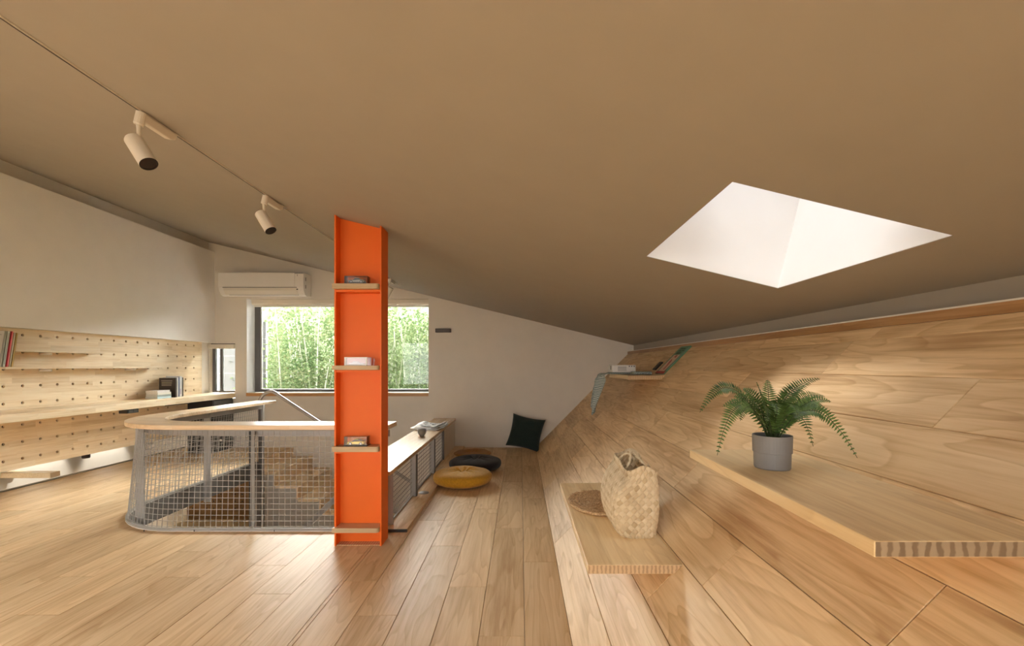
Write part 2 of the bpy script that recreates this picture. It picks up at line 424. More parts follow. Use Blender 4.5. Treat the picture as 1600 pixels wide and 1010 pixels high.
# ------------------------------------------------------------------ sloped wooden wall on the right
wr = MB().prism([(XS0 + 0.016, -0.02), (XTOP + 0.012, ZTOP - 0.004), (XR + 0.3, ZTOP - 0.004), (XR + 0.3, -0.02)], 'y', YF, YB)
wall_right = struct(wr.build('wall_right', M['darkwood']))
seams = [0.0, 0.173, 0.374, 0.575, 0.777, 0.978, 1.18, 1.38, 1.58, 1.784, 1.862]
joint0 = [0.35, 2.6, 1.72, 0.25, 0.957, 0.62, 2.05, 1.3, 0.7, 1.9]
for i, (s0, s1) in enumerate(zip(seams[:-1], seams[1:])):
    ys = [YF]; y = joint0[i] - 3 * PL
    while y < YB - 0.1:
        if y > YF + 0.1: ys.append(y)
        y += PL
    ys.append(YB)
    for ya, yb in zip(ys[:-1], ys[1:]):
        put_plank(plank_mesh(s1 - s0, yb - ya, 0.0115, M['slope']), wall_right, (XS0 + s0 * math.cos(TH), ya, s0 * math.sin(TH)), (0, -TH, 0))
struct(box(XTOP, XR, YF, YB, ZTOP, 1.362).build('trim_4', M['darkwood']))
struct(box(XTOP - 0.002, XR, YF, YB, 1.362, 1.368).build('trim_5', M['whitemetal']))
struct(box(XR, XR + 0.12, YF, YB, 1.0, 1.8).build('wall_upper_right', M['ceil']))  # white strip given the darker ceiling colour to stand for its shade

# ------------------------------------------------------------------ ceiling with skylight shaft
SKX0, SKX1, SKY0, SKY1 = 0.614, 1.254, 1.308, 2.20
NRM = Vector((-CS, 0, 1)).normalized()
def CP(x, y, up=0.0): p = Vector((x, y, zc(x))) + NRM * up; return tuple(p)
SKYL = [('window_3', 0.614, 1.254, 1.308, 2.20, 0.62, 'skyglass'), ('window_added_left', -4.2, -2.3, -2.2, 0.9, 0.25, 'skyglass3'), ('window_added_overhead', -1.7, 0.9, -2.3, 0.1, 0.25, 'skyglass2')]  # the last two roof windows are assumed, out of view, added to light the room
cm = MB()
xs = sorted([-6.0, 2.0] + [q for h in SKYL for q in h[1:3]]); ysx = sorted([YF - 0.1, YB + 0.25] + [q for h in SKYL for q in h[3:5]])
for i in range(len(xs) - 1):
    for j in range(len(ysx) - 1):
        mx0, my0 = (xs[i] + xs[i + 1]) / 2, (ysx[j] + ysx[j + 1]) / 2
        if any(h[1] < mx0 < h[2] and h[3] < my0 < h[4] for h in SKYL): continue
        a = [(xs[i], ysx[j]), (xs[i + 1], ysx[j]), (xs[i + 1], ysx[j + 1]), (xs[i], ysx[j + 1])]
        cm.add([CP(*p) for p in a] + [CP(p[0], p[1], 0.2) for p in a], [(0, 1, 2, 3), (7, 6, 5, 4), (0, 4, 5, 1), (1, 5, 6, 2), (2, 6, 7, 3), (3, 7, 4, 0)])
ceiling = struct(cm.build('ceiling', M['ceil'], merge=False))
def skylight(name, X0, X1, Y0, Y1, SH, gm):
    w3 = struct(bpy.data.objects.new(name, None)); COL.objects.link(w3); w3.location = CP((X0 + X1) / 2, (Y0 + Y1) / 2); WPOS[w3.name] = Vector(w3.location)
    def shaftwall(p, q, dx, dy):
        a, b = CP(p[0], p[1], 0.002), CP(q[0], q[1], 0.002)
        d = Vector((dx, dy, dx * CS)); n = NRM * SH
        vs = [Vector(a), Vector(b), Vector(b) + n, Vector(a) + n]; vs += [v + d for v in vs]
        return MB().add(vs, [(0, 1, 2, 3), (7, 6, 5, 4), (0, 4, 5, 1), (1, 5, 6, 2), (2, 6, 7, 3), (3, 7, 4, 0)])
    e = 0.001
    for p, q, dx, dy in (((X0 + e, Y0 - 0.03), (X0 + e, Y1 + 0.03), -0.03, 0), ((X1 - e, Y0 - 0.03), (X1 - e, Y1 + 0.03), 0.03, 0), ((X0, Y0 + e), (X1, Y0 + e), 0, -0.03), ((X0, Y1 - e), (X1, Y1 - e), 0, 0.03)):
        shaftwall(p, q, dx, dy).build('shaft_wall', M['shaft'], w3)
    for q in ((X0, X0 + 0.035, Y0, Y1), (X1 - 0.035, X1, Y0, Y1), (X0, X1, Y0, Y0 + 0.035), (X0, X1, Y1 - 0.035, Y1)):
        skyq(*q, SH, SH + 0.05).build('frame', M['white'], w3)
    skyq(X0 + 0.02, X1 - 0.02, Y0 + 0.02, Y1 - 0.02, SH + 0.02, SH + 0.028).build('pane', M[gm], w3)
    portal(CP((X0 + X1) / 2, (Y0 + Y1) / 2, SH + 0.1), (-NRM).to_track_quat('-Z', 'Y').to_euler(), max(X1 - X0, Y1 - Y0) + 0.2, max(X1 - X0, Y1 - Y0) + 0.2)
def skyq(x0, x1, y0, y1, u0, u1):
    a = [(x0, y0), (x1, y0), (x1, y1), (x0, y1)]
    return MB().add([CP(*p, u0) for p in a] + [CP(*p, u1) for p in a], [(3, 2, 1, 0), (4, 5, 6, 7), (0, 1, 5, 4), (1, 2, 6, 5), (2, 3, 7, 6), (3, 0, 4, 7)])
for h in SKYL: skylight(*h)

# ------------------------------------------------------------------ walls
WX0, WX1, WZ0, WZ1 = -3.891, -1.305, 0.774, 2.1145        # main window
NX0, NX1, NZ0, NZ1 = -4.41, -4.052, 0.70, 1.478           # niche window
def wall_holes(axis, a0, a1, u0, u1, z0, z1, holes):
    """boxes round rectangular holes; axis y: u is x, axis x: u is y"""
    us = sorted(set([u0, u1] + [h[0] for h in holes] + [h[1] for h in holes]))
    mb = MB()
    for ua, ub in zip(us[:-1], us[1:]):
        um = (ua + ub) / 2
        hz = sorted((h[2], h[3]) for h in holes if h[0] < um < h[1])
        z = z0
        for (ha, hb) in hz + [(z1, z1)]:
            if ha > z:
                if axis == 'y': mb.box(ua, ub, a0, a1, z, ha)
                else: mb.box(a0, a1, ua, ub, z, ha)
            z = hb
    return mb
struct(wall_holes('y', YB, YB + 0.19, -5.6, 2.0, ZLOW, 3.4, [(WX0, WX1, WZ0, WZ1), (NX0, NX1, NZ0, NZ1)]).build('wall_back', M['plaster'], merge=False))
# left wall: gap at the foot, side window out of the picture nearer the camera
LW = []
struct(wall_holes('x', XW - 0.12, XW, YF, YB, 0.255, 3.2, LW).build('wall_left', M['plaster'], merge=False))
struct(box(XW - 0.12, XW, YF, 1.6, -0.0, 0.255).build('wall_left_foot', M['plaster']))
struct(box(XW + 0.0005, -4.343, 2.45, YB, 1.489, 2.778).build('wall_left_panel', M['panel']))
# wall behind the camera, with a wide window added for light
RW = [(-4.2, 0.9, 0.12, 2.0)]
struct(wall_holes('y', YF - 0.2, YF, -5.6, 2.0, -0.2, 3.6, RW).build('wall_front', M['plaster'], merge=False))
# void beyond the left wall
struct(box(-5.42, -5.30, 2.0, YB + 0.2, ZLOW, 1.0).build('wall_outer_left', M['white']))
struct(box(-5.30, XW - 0.12, 2.0, YB, 0.86, 0.98).build('ceiling_void', M['white']))
struct(box(-5.42, XW - 0.12, 1.9, 2.0, ZLOW, 1.0).build('wall_void_end', M['plaster']))
# lower storey
struct(box(-5.3, 1.9, YF, YB, ZLOW - 0.1, ZLOW).build('floor_lower', M['floor']))
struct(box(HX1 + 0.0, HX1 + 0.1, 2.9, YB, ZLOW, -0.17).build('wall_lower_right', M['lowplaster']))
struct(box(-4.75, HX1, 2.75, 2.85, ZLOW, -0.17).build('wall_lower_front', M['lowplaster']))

def window(name, axis, a, u0, u1, z0, z1, fw, depth, mull=(), fmat=None, pm=None):
    r = struct(bpy.data.objects.new(name, None)); COL.objects.link(r)
    r.location = ((u0 + u1) / 2, a, z0) if axis == 'y' else (a, (u0 + u1) / 2, z0); WPOS[r.name] = Vector(r.location)
    def bx(ua, ub, za, zb, d0, d1):
        return box(ua, ub, a + d0, a + d1, za, zb) if axis == 'y' else box(a + d0, a + d1, ua, ub, za, zb)
    fm = fmat or M['frame']
    bx(u0, u0 + fw, z0, z1, 0, depth).build('frame', fm, r, bevel=0.003)
    bx(u1 - fw, u1, z0, z1, 0, depth).build('frame', fm, r, bevel=0.003)
    bx(u0 + fw, u1 - fw, z0, z0 + fw * 0.55, 0, depth).build('frame', fm, r, bevel=0.003)
    bx(u0 + fw, u1 - fw, z1 - fw * 0.55, z1, 0, depth).build('frame', fm, r, bevel=0.003)
    edges = [u0 + fw] + [c for c in mull] + [u1 - fw]
    for c in mull: bx(c - fw * 0.4, c + fw * 0.4, z0 + fw * 0.55, z1 - fw * 0.55, 0.005, depth - 0.005).build('mullion', fm, r, bevel=0.003)
    for ua, ub in zip(edges[:-1], edges[1:]):
        bx(ua, ub, z0 + fw * 0.5, z1 - fw * 0.5, depth * 0.5 - 0.004, depth * 0.5 + 0.004).build('pane', pm or M['glass'], r)
    return r
w1 = window('window_1', 'y', YB + 0.1905, WX0, WX1 + 0.16, WZ0, WZ1 + 0.05, 0.085, 0.06)
M['seal'] = paint('pale_seal', (0.42, 0.40, 0.36), 0.5)
for q in ((WX0 + 0.085, WX0 + 0.10, WZ0 + 0.05, WZ1 - 0.05),):
    box(q[0], q[1], YB + 0.2, YB + 0.215, q[2], q[3]).build('glazing_bead', M['seal'], w1)
box(WX0, WX1, YB - 0.012, YB + 0.19, WZ0 - 0.045, WZ0 + 0.002).build('sill', M['sillwood'], w1, bevel=0.002)
box(WX0 + 0.002, WX1 - 0.002, YB - 0.008, YB + 0.189, WZ0 + 0.002, WZ0 + 0.006).build('sill_top', M['white'], w1)
box(WX0 + 0.0005, WX0 + 0.006, YB - 0.001, YB + 0.189, WZ0 + 0.006, WZ1).build('reveal_lining', M['shaft'], w1)
w6 = window('window_added_behind', 'y', YF - 0.12, RW[0][0], RW[0][1], RW[0][2], RW[0][3], 0.06, 0.05, mull=(-2.5, -0.8), pm=M['skyglass2'])  # unseen rear glazing, added to bring more light into the room
portal((-1.65, YF - 0.3, 1.06), (PI / 2, 0, 0), 5.2, 2.0)
portal((-2.6, YB + 0.3, 1.44), (-PI / 2, 0, 0), 2.7, 1.4)
w2 = window('window_2', 'y', YB + 0.05, NX0, NX1 + 0.12, NZ0 + 0.08, NZ1, 0.045, 0.05, mull=(NX0 + 0.125,))

# ------------------------------------------------------------------ orange steel column with shelves
def column():
    x0, x1, y0, y1, yw = -1.196, -0.893, 2.905, 3.05, 2.98
    c = thing('steel_column', ((x0 + x1) / 2, (y0 + y1) / 2, 0), 'orange steel H-section column with small oak shelves between its flanges', 'column')
    def topped(xa, xb, ya, yb):
        return MB().add([(xa, ya, 0), (xb, ya, 0), (xb, yb, 0), (xa, yb, 0), (xa, ya, zc(xa)), (xb, ya, zc(xb)), (xb, yb, zc(xb)), (xa, yb, zc(xa))],
                 [(0, 3, 2, 1), (4, 5, 6, 7), (0, 1, 5, 4), (1, 2, 6, 5), (2, 3, 7, 6), (3, 0, 4, 7)])
    topped(x0, x0 + 0.010, y0, y1).build('flange', M['orange'], c)
    topped(x1 - 0.010, x1, y0, y1).build('flange', M['orange'], c)
    topped(x0 + 0.010, x1 - 0.010, yw - 0.004, yw + 0.004).build('web', M['orange'], c)
    box(x0 + 0.010, x1 - 0.010, y0 + 0.01, yw - 0.004, 0.0, 0.004).build('base_plate', M['endgl'], c)
    for zb, zt in ((0.095, 0.1246), (0.6105, 0.644), (1.134, 1.162), (1.652, 1.686)):
        box(x0 + 0.010, x1 - 0.010, y0 + 0.004, yw - 0.004, zb - 0.016, zb - 0.001).build('stiffener', M['orange'], c)
        r = 0.016; xe = x1 - 0.0115; yf = y0 - 0.028
        poly = [(x0 - 0.004, yf), (xe - r, yf)] + [(xe - r + r * math.sin(a), yf + r - r * math.cos(a)) for a in [k * PI / 2 / 6 for k in range(1, 7)]] + \
               [(xe, yw - 0.0045), (x0 + 0.0115, yw - 0.0045), (x0 + 0.0115, y0 - 0.001), (x0 - 0.004, y0 - 0.001)]
        MB().prism(poly, 'z', zb, zt).build('shelf', M['shelfwood'], c, bevel=0.001, segs=1)
column()

# ------------------------------------------------------------------ toy cars in clear cases on the column shelves
def toycar(x, y, z, body, trim, label, L=0.094):
    t = thing('toy_car', (x, y, z), label, 'toy car')
    s = L / 0.1
    def sec(xx, hw, zb, zt): return [(xx * s, -hw * s, zb * s), (xx * s, hw * s, zb * s), (xx * s, hw * 0.93 * s, zt * s), (xx * s, -hw * 0.93 * s, zt * s)]
    mb = MB(); secs = [sec(-0.05, 0.017, 0.007, 0.014), sec(-0.046, 0.019, 0.005, 0.018), (sec(-0.02, 0.02, 0.005, 0.020)), sec(0.022, 0.02, 0.005, 0.022), sec(0.045, 0.02, 0.005, 0.021), sec(0.05, 0.017, 0.008, 0.017)]
    vs = [p for q in secs for p in q]; fs = [(0, 3, 2, 1), tuple(len(vs) - 4 + k for k in range(4))]
    for i in range(len(secs) - 1):
        for k in range(4): fs.append((i * 4 + k, i * 4 + (k + 1) % 4, i * 4 + 4 + (k + 1) % 4, i * 4 + 4 + k))
    mb.add(vs, fs).build('body', body, t, bevel=0.0015 * s, local=True)
    cb = [sec(-0.024, 0.017, 0.0195, 0.0205), sec(-0.008, 0.0165, 0.0195, 0.0315), sec(0.012, 0.0165, 0.0205, 0.032), sec(0.036, 0.017, 0.0205, 0.0215)]
    vs = [p for q in cb for p in q]; fs = [(0, 3, 2, 1), tuple(len(vs) - 4 + k for k in range(4))]
    for i in range(3):
        for k in range(4): fs.append((i * 4 + k, i * 4 + (k + 1) % 4, i * 4 + 4 + (k + 1) % 4, i * 4 + 4 + k))
    MB().add(vs, fs).build('cabin_window', M['black'], t, bevel=0.001, local=True)
    box(-0.009 * s, 0.014 * s, -0.0155 * s, 0.0155 * s, 0.0312 * s, 0.0335 * s).build('roof', body, t, bevel=0.001, local=True)
    box(-0.048 * s, 0.049 * s, -0.0203 * s, 0.0203 * s, 0.004 * s, 0.0075 * s).build('skirt', trim, t, local=True)
    for wx in (-0.03, 0.031):
        for sy in (-1, 1):
            mb = MB().tube([(wx * s, sy * 0.0165 * s, 0.009 * s), (wx * s, sy * 0.0215 * s, 0.009 * s)], 0.009 * s, 14)
            w = mb.build('wheel', M['black'], t, local=True)
            MB().tube([(wx * s, sy * 0.0212 * s, 0.009 * s), (wx * s, sy * 0.022 * s, 0.009 * s)], 0.005 * s, 10).build('hub', M['brushed'], w, local=True)
    box(0.044 * s, 0.05 * s, -0.019 * s, 0.019 * s, 0.026 * s, 0.0275 * s).build('spoiler', trim, t, local=True)
def case(x, y, z, w, d, h, label, base):
    t = thing('display_case', (x, y, z), label, 'display case')
    box(-w / 2, w / 2, -d / 2, d / 2, 0, 0.006).build('base', base, t, bevel=0.001, local=True)
    e = 0.0015; w2_, d2 = w / 2 - 0.002, d / 2 - 0.002
    mb = MB()
    mb.box(-w2_, w2_, -d2, -d2 + e, 0.006, h).box(-w2_, w2_, d2 - e, d2, 0.006, h).box(-w2_, -w2_ + e, -d2 + e, d2 - e, 0.006, h).box(w2_ - e, w2_, -d2 + e, d2 - e, 0.006, h).box(-w2_, w2_, -d2, d2, h, h + e)
    mb.build('cover', M['acrylic'], t, local=True, merge=False)
    return t
M['silver'] = paint('silver_car_paint', (0.60, 0.60, 0.52), 0.25, 0.4)
M['yellowcar'] = paint('yellow_car_paint', (0.62, 0.42, 0.05), 0.25, 0.2)
M['pinkbox'] = paint('pale_pink_card', (0.78, 0.50, 0.46), 0.45)
M['dgrey'] = paint('dark_grey_plastic', (0.07, 0.065, 0.055), 0.4)
cx = -1.055; cy = 2.928
case(cx, cy, 1.686, 0.152, 0.064, 0.050, 'clear case with the silver toy car on the column top shelf', M['dgrey'])
toycar(cx + 0.0, cy - 0.006, 1.692, M['silver'], M['black'], 'silver and black toy car in the clear case on the column top shelf', 0.105)
case(cx - 0.002, cy, 0.644, 0.150, 0.068, 0.060, 'clear case with the yellow toy car on a column shelf', M['black'])
toycar(cx - 0.004, cy - 0.006, 0.650, M['yellowcar'], M['black'], 'yellow and black toy car in the clear case on a column shelf', 0.110)
tb = thing('toy_box', (cx + 0.0, cy, 1.162), 'pale pink windowed toy car box on the middle column shelf', 'box')
M['whitecar'] = paint('white_car_print', (0.78, 0.72, 0.74), 0.3)
box(-0.073, 0.073, -0.012, 0.028, 0.0, 0.054).build('box_body', M['pinkbox'], tb, local=True, bevel=0.001)
fr = MB(); fr.box(-0.073, 0.073, -0.034, -0.012, 0, 0.006).box(-0.073, 0.073, -0.034, -0.012, 0.048, 0.054).box(-0.073, -0.065, -0.034, -0.012, 0.006, 0.048).box(0.065, 0.073, -0.034, -0.012, 0.006, 0.048)
fr.build('box_frame', M['white'], tb, local=True, merge=False)
MB().prism([(-0.045, 0.007), (0.05, 0.007), (0.05, 0.014), (0.025, 0.017), (0.01, 0.026), (-0.015, 0.026), (-0.028, 0.018), (-0.045, 0.015)], 'y', -0.030, -0.014).build('car_inset', M['whitecar'], tb, local=True, bevel=0.001)
box(-0.065, 0.065, -0.0338, -0.0332, 0.006, 0.048).build('box_window', M['acrylic'], tb, local=True)
box(0.0735, 0.100, -0.030, 0.028, 0.0, 0.052).build('clear_end', M['acrylic'], tb, local=True)

# ------------------------------------------------------------------ stair railing (front + left) with wire mesh
def railing():
    t = thing('stair_railing', (-2.0, HY0, 0), 'grey wire mesh stair railing with rounded corner and pale wood top', 'railing')
    # wooden cap, plan outline with rounded corner
    Ro, Ri = 0.725, 0.53
    xo, yo, xi, yi = -3.115, 3.10, -2.885, 3.325
    def pos(f): return f
    oa = [(xo + Ro - Ro * math.sin(a), yo + Ro - Ro * math.cos(a)) for a in [k * PI / 2 / 16 for k in range(17)]]
    ia = [(xi + Ri - Ri * math.sin(a), yi + Ri - Ri * math.cos(a)) for a in [k * PI / 2 / 16 for k in range(17)]]
    O = [(-0.909, yo)] + oa + [(xo, 5.34)]; I = [(-0.909, yi)] + ia + [(xi, 5.34)]
    n = len(O); mb = MB(); zb, zt = 0.7197, 0.7516
    vs = [(*p, zb) for p in O] + [(*p, zb) for p in I] + [(*p, zt) for p in O] + [(*p, zt) for p in I]; fs = []
    for i in range(n - 1):
        fs += [(i, i + 1, n + i + 1, n + i), (2 * n + i, 3 * n + i, 3 * n + i + 1, 2 * n + i + 1), (i, 2 * n + i, 2 * n + i + 1, i + 1), (n + i, n + i + 1, 3 * n + i + 1, 3 * n + i)]
    fs += [(0, n, 3 * n, 2 * n), (n - 1, 3 * n - 1, 4 * n - 1, 2 * n - 1)]
    mb.add(vs, fs).build('top_rail', M['cap'], t, bevel=0.003)
    # mesh path: parameter list of base / top points
    base, top = [], []
    step = 0.040
    def dense(d):
        pts = []; x = HX1 + 0.01
        while x > HX0 + HR: pts.append((x, HY0 + d)); x -= step
        na = int(HR * PI / 2 / step)
        for k in range(na + 1):
            a = PI / 2 * k / na; pts.append((HX0 + HR - (HR - d) * math.sin(a), HY0 + HR - (HR - d) * math.cos(a)))
        y = HY0 + HR + step
        while y < 5.36: pts.append((HX0 + d, y)); y += step
        return pts
    A = dense(0.0); B = dense(0.055); k = len(A)
    def lean(i):   # the mesh leans inward round the corner and along the side
        x = A[i][0]; return 0.012 + 0.045 * max(0, min(1, (-1.9 - x) / 0.7))
    def pt(i, z):
        d = lean(i) * (z / 0.69); q = 0.055
        return (A[i][0] + (B[i][0] - A[i][0]) * d / q, A[i][1] + (B[i][1] - A[i][1]) * d / q, z)
    wm = MB(); rw = 0.0022
    zs = [0.03 + 0.04 * j for j in range(17)]
    for z in zs: wm.tube([pt(i, z) for i in range(k)], rw, 4, cap=False, rot=PI / 4)
    for i in range(k): wm.tube([pt(i, 0.008), pt(i, 0.35), pt(i, 0.70)], rw, 4, cap=False, rot=PI / 4)
    stuff(wm.build('wire_mesh', M['wire'], t, merge=False))
    def bar(z0, z1, d0, d1):
        vs = []; fs = []
        for i in range(k):
            a = Vector(pt(i, (z0 + z1) / 2)); nrm = (Vector((*B[i], 0)) - Vector((*A[i], 0))).normalized()
            for dd, zz in ((d0, z0), (d1, z0), (d1, z1), (d0, z1)):
                p = a + nrm * dd; vs.append((p.x, p.y, zz))
        for i in range(k - 1):
            for j in range(4): fs.append((i * 4 + j, i * 4 + (j + 1) % 4, i * 4 + 4 + (j + 1) % 4, i * 4 + 4 + j))
        fs += [(3, 2, 1, 0), tuple((k - 1) * 4 + j for j in range(4))]
        return MB().add(vs, fs)
    bar(0.006, 0.022, -0.012, 0.004).build('bottom_bar', M['wire'], t)
    bar(0.700, 0.7185, -0.004, 0.006).build('top_bar', M['wire'], t)
    bar(0.655, 0.700, 0.05, 0.058).build('flat_rail', M['steel'], t)
    # posts
    def post(x0, x1, y0, y1, z0, z1, m='steel'): box(x0, x1, y0, y1, z0, z1).build('post', M[m], t, bevel=0.002)
    post(-2.886, -2.820, 3.385, 3.397, -0.1, 0.7185)
    post(-3.085, -3.02, 4.40, 4.412, -0.17, 0.7185)
    post(-1.905, -1.882, 3.198, 3.21, 0.02, 0.7185, 'wire')
    post(-1.917, -1.908, 3.19, 3.215, 0.02, 0.7185, 'black')
    # newel group at the head of the stair
    post(-3.075, -3.045, 5.30, 5.33, -1.6, 0.7185, 'dsteel')
    post(-3.03, -3.018, 5.30, 5.33, -1.6, 0.7185, 'brushed')
    post(-3.155, -3.08, 5.36, 5.372, -1.6, 0.02, 'dsteel')
    for px in (-2.63, -2.28, -1.72):
        box(px, px + 0.004, HY0 - 0.0165, HY0 - 0.012, 0.002, 0.014).build('clip', M['black'], t)
    return t
railing()

def low_railing():
    t = thing('low_railing', (-1.0, 4.3, 0), 'low wire mesh railing with a wide glossy wooden ledge beside the floor cushions', 'railing')
    box(-1.225, -0.915, 3.18, YB - 0.0005, 0.385, 0.415).build('ledge', M['cap_y'], t, bevel=0.002)
    box(-0.945, -0.79, 3.155, YB - 0.0005, 0.0005, 0.020).build('plinth', M['floor'], t, bevel=0.001, segs=1)
    box(-0.945, -0.79, 3.145, 3.1545, 0.0005, 0.020).build('plinth_end', M['black'], t)
    box(-0.985, -0.93, 5.49, YB - 0.0005, 0.0205, 0.3845).build('knee_wall', M['plaster'], t)
    wm = MB(); x = -0.945
    y = 3.20
    while y < 5.47: wm.tube([(x, y, 0.022), (x, y, 0.385)], 0.0022, 4, cap=False, rot=PI / 4); y += 0.04
    for j in range(10): wm.tube([(x, 3.18, 0.03 + 0.038 * j), (x, 5.48, 0.03 + 0.038 * j)], 0.0022, 4, cap=False, rot=PI / 4)
    stuff(wm.build('wire_mesh', M['wire'], t, merge=False))
    box(-0.952, -0.938, 3.18, 5.48, 0.0205, 0.032).build('bottom_bar', M['wire'], t)
    for y in (3.24, 3.94, 4.78): box(-0.962, -0.912, y, y + 0.010, 0.0205, 0.3845).build('post', M['steel'], t, bevel=0.001)
    for y in (3.96, 4.80): box(-0.912, -0.906, y - 0.02, y + 0.02, 0.0205, 0.3845).build('post_flange', M['dsteel'], t)
    box(-0.955, -0.925, 5.476, 5.489, 0.0205, 0.3845).build('end_post', M['dsteel'], t)
    MB().lathe([(0.045, 0), (0.045, 0.004), (0.03, 0.010), (0.0, 0.011)], (-0.865, 4.05, 0.0205), 16).build('grey_disc', M['steel'], t, smooth=True)  # low grey disc on the plinth beside the post
low_railing()

# ------------------------------------------------------------------ stair
def stair():
    y0, y1 = 5.44, YB - 0.0008
    t = thing('staircase', (-2.4, y0, -1.2), 'pale wood staircase going down to the right behind the wire mesh', 'staircase')
    xr = [-3.23, -2.955, -2.68, -2.405, -2.13, -1.855, -1.58, -1.305]
    zt = [0.0] + [-0.12 - 0.163 * k for k in range(8)]
    for k, x in enumerate(xr):
        box(x - 0.017, x + 0.003, y0 - 0.002, y1, zt[k + 1], zt[k] - (0.0175 if k == 0 else 0.032)).build('riser', M['stairwood'], t)
        x2 = xr[k + 1] if k + 1 < len(xr) else -1.03
        box(x + 0.0035, x2 + 0.011, y0 - 0.004, y1, zt[k + 1] - 0.032, zt[k + 1]).build('tread', M['stairwood'], t, bevel=0.002)
    box(xr[0] - 0.0005, xr[0] + 0.011, y0 - 0.004, y1, -0.017, 0.0006).build('nosing', M['stairwood'], t)
    # side wall under the treads
    poly = [(xr[0], ZLOW + 0.001), (xr[0], zt[1] - 0.033)]
    for k, x in enumerate(xr):
        x2 = xr[k + 1] if k + 1 < len(xr) else -1.03
        poly += [(x, zt[k + 1] - 0.033), (x2, zt[k + 1] - 0.033)]
    poly += [(-1.03, ZLOW + 0.001)]
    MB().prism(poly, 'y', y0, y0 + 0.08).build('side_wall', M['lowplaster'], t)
stair()
hr = [(-3.112, 0.70), (-3.112, 0.756), (-3.095, 0.785), (-3.074, 0.808), (-3.05, 0.828), (-3.02, 0.845), (-2.985, 0.854), (-2.95, 0.848), (-2.915, 0.828), (-2.874, 0.797), (-2.411, 0.492), (-1.75, 0.06), (-1.15, -0.33)]
h = thing('handrail', (-3.112, 5.39, 0), 'brushed steel tube handrail curving over the head of the stair', 'handrail')
MB().tube([(x, 5.40, z) for x, z in hr], 0.0195, 14).build('tube', M['brushed'], h, smooth=True)
MB().tube([(-3.112, 5.40, -0.16), (-3.112, 5.40, 0.70)], 0.0195, 14).build('upright', M['brushed'], h, smooth=True)
for nx, (xa, za, xb, zb), lab in ((0, (-2.95, -1.17, -1.82, -0.09), 'upper of two dark sloping steel rails seen through the mesh'), (1, (-2.62, -1.20, -1.72, -0.34), 'lower of two dark sloping steel rails seen through the mesh')):
    d = Vector((xb - xa, 0, zb - za)).normalized(); nn = Vector((-d.z, 0, d.x)) * 0.030
    pts = [Vector((xa, 0, za)) - nn, Vector((xb, 0, zb)) - nn, Vector((xb, 0, zb)) + nn, Vector((xa, 0, za)) + nn]
    o = MB().prism([(p.x, p.z) for p in pts], 'y', 5.02, 5.05).build('stair_rail', M['steel'], bevel=0.003)
    tag(o, lab, 'rail')
    box(xa - 0.02, xa + 0.02, 5.02, 5.05, ZLOW, za).build('support', M['steel'], o)

# lower storey panel seen through the well
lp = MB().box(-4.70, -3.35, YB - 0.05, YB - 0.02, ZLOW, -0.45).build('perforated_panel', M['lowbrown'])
tag(lp, 'brown perforated panel in the room below seen through the mesh', 'panel')
hm = MB()
for i in range(12):
    for j in range(14):
        x = -4.62 + 0.1 * i; z = -0.55 - 0.1 * j
        hm.tube([(x, YB - 0.0505, z), (x, YB - 0.045, z)], 0.010, 6)
stuff(hm.build('peg_holes', M['black'], lp, merge=False))
b_ = box(-4.70, -3.25, 5.9, YB - 0.06, ZLOW, -1.0).build('lower_bench', M['pinepeg'], bevel=0.004)
tag(b_, 'pale wooden unit in the room below, left of the well', 'cabinet')

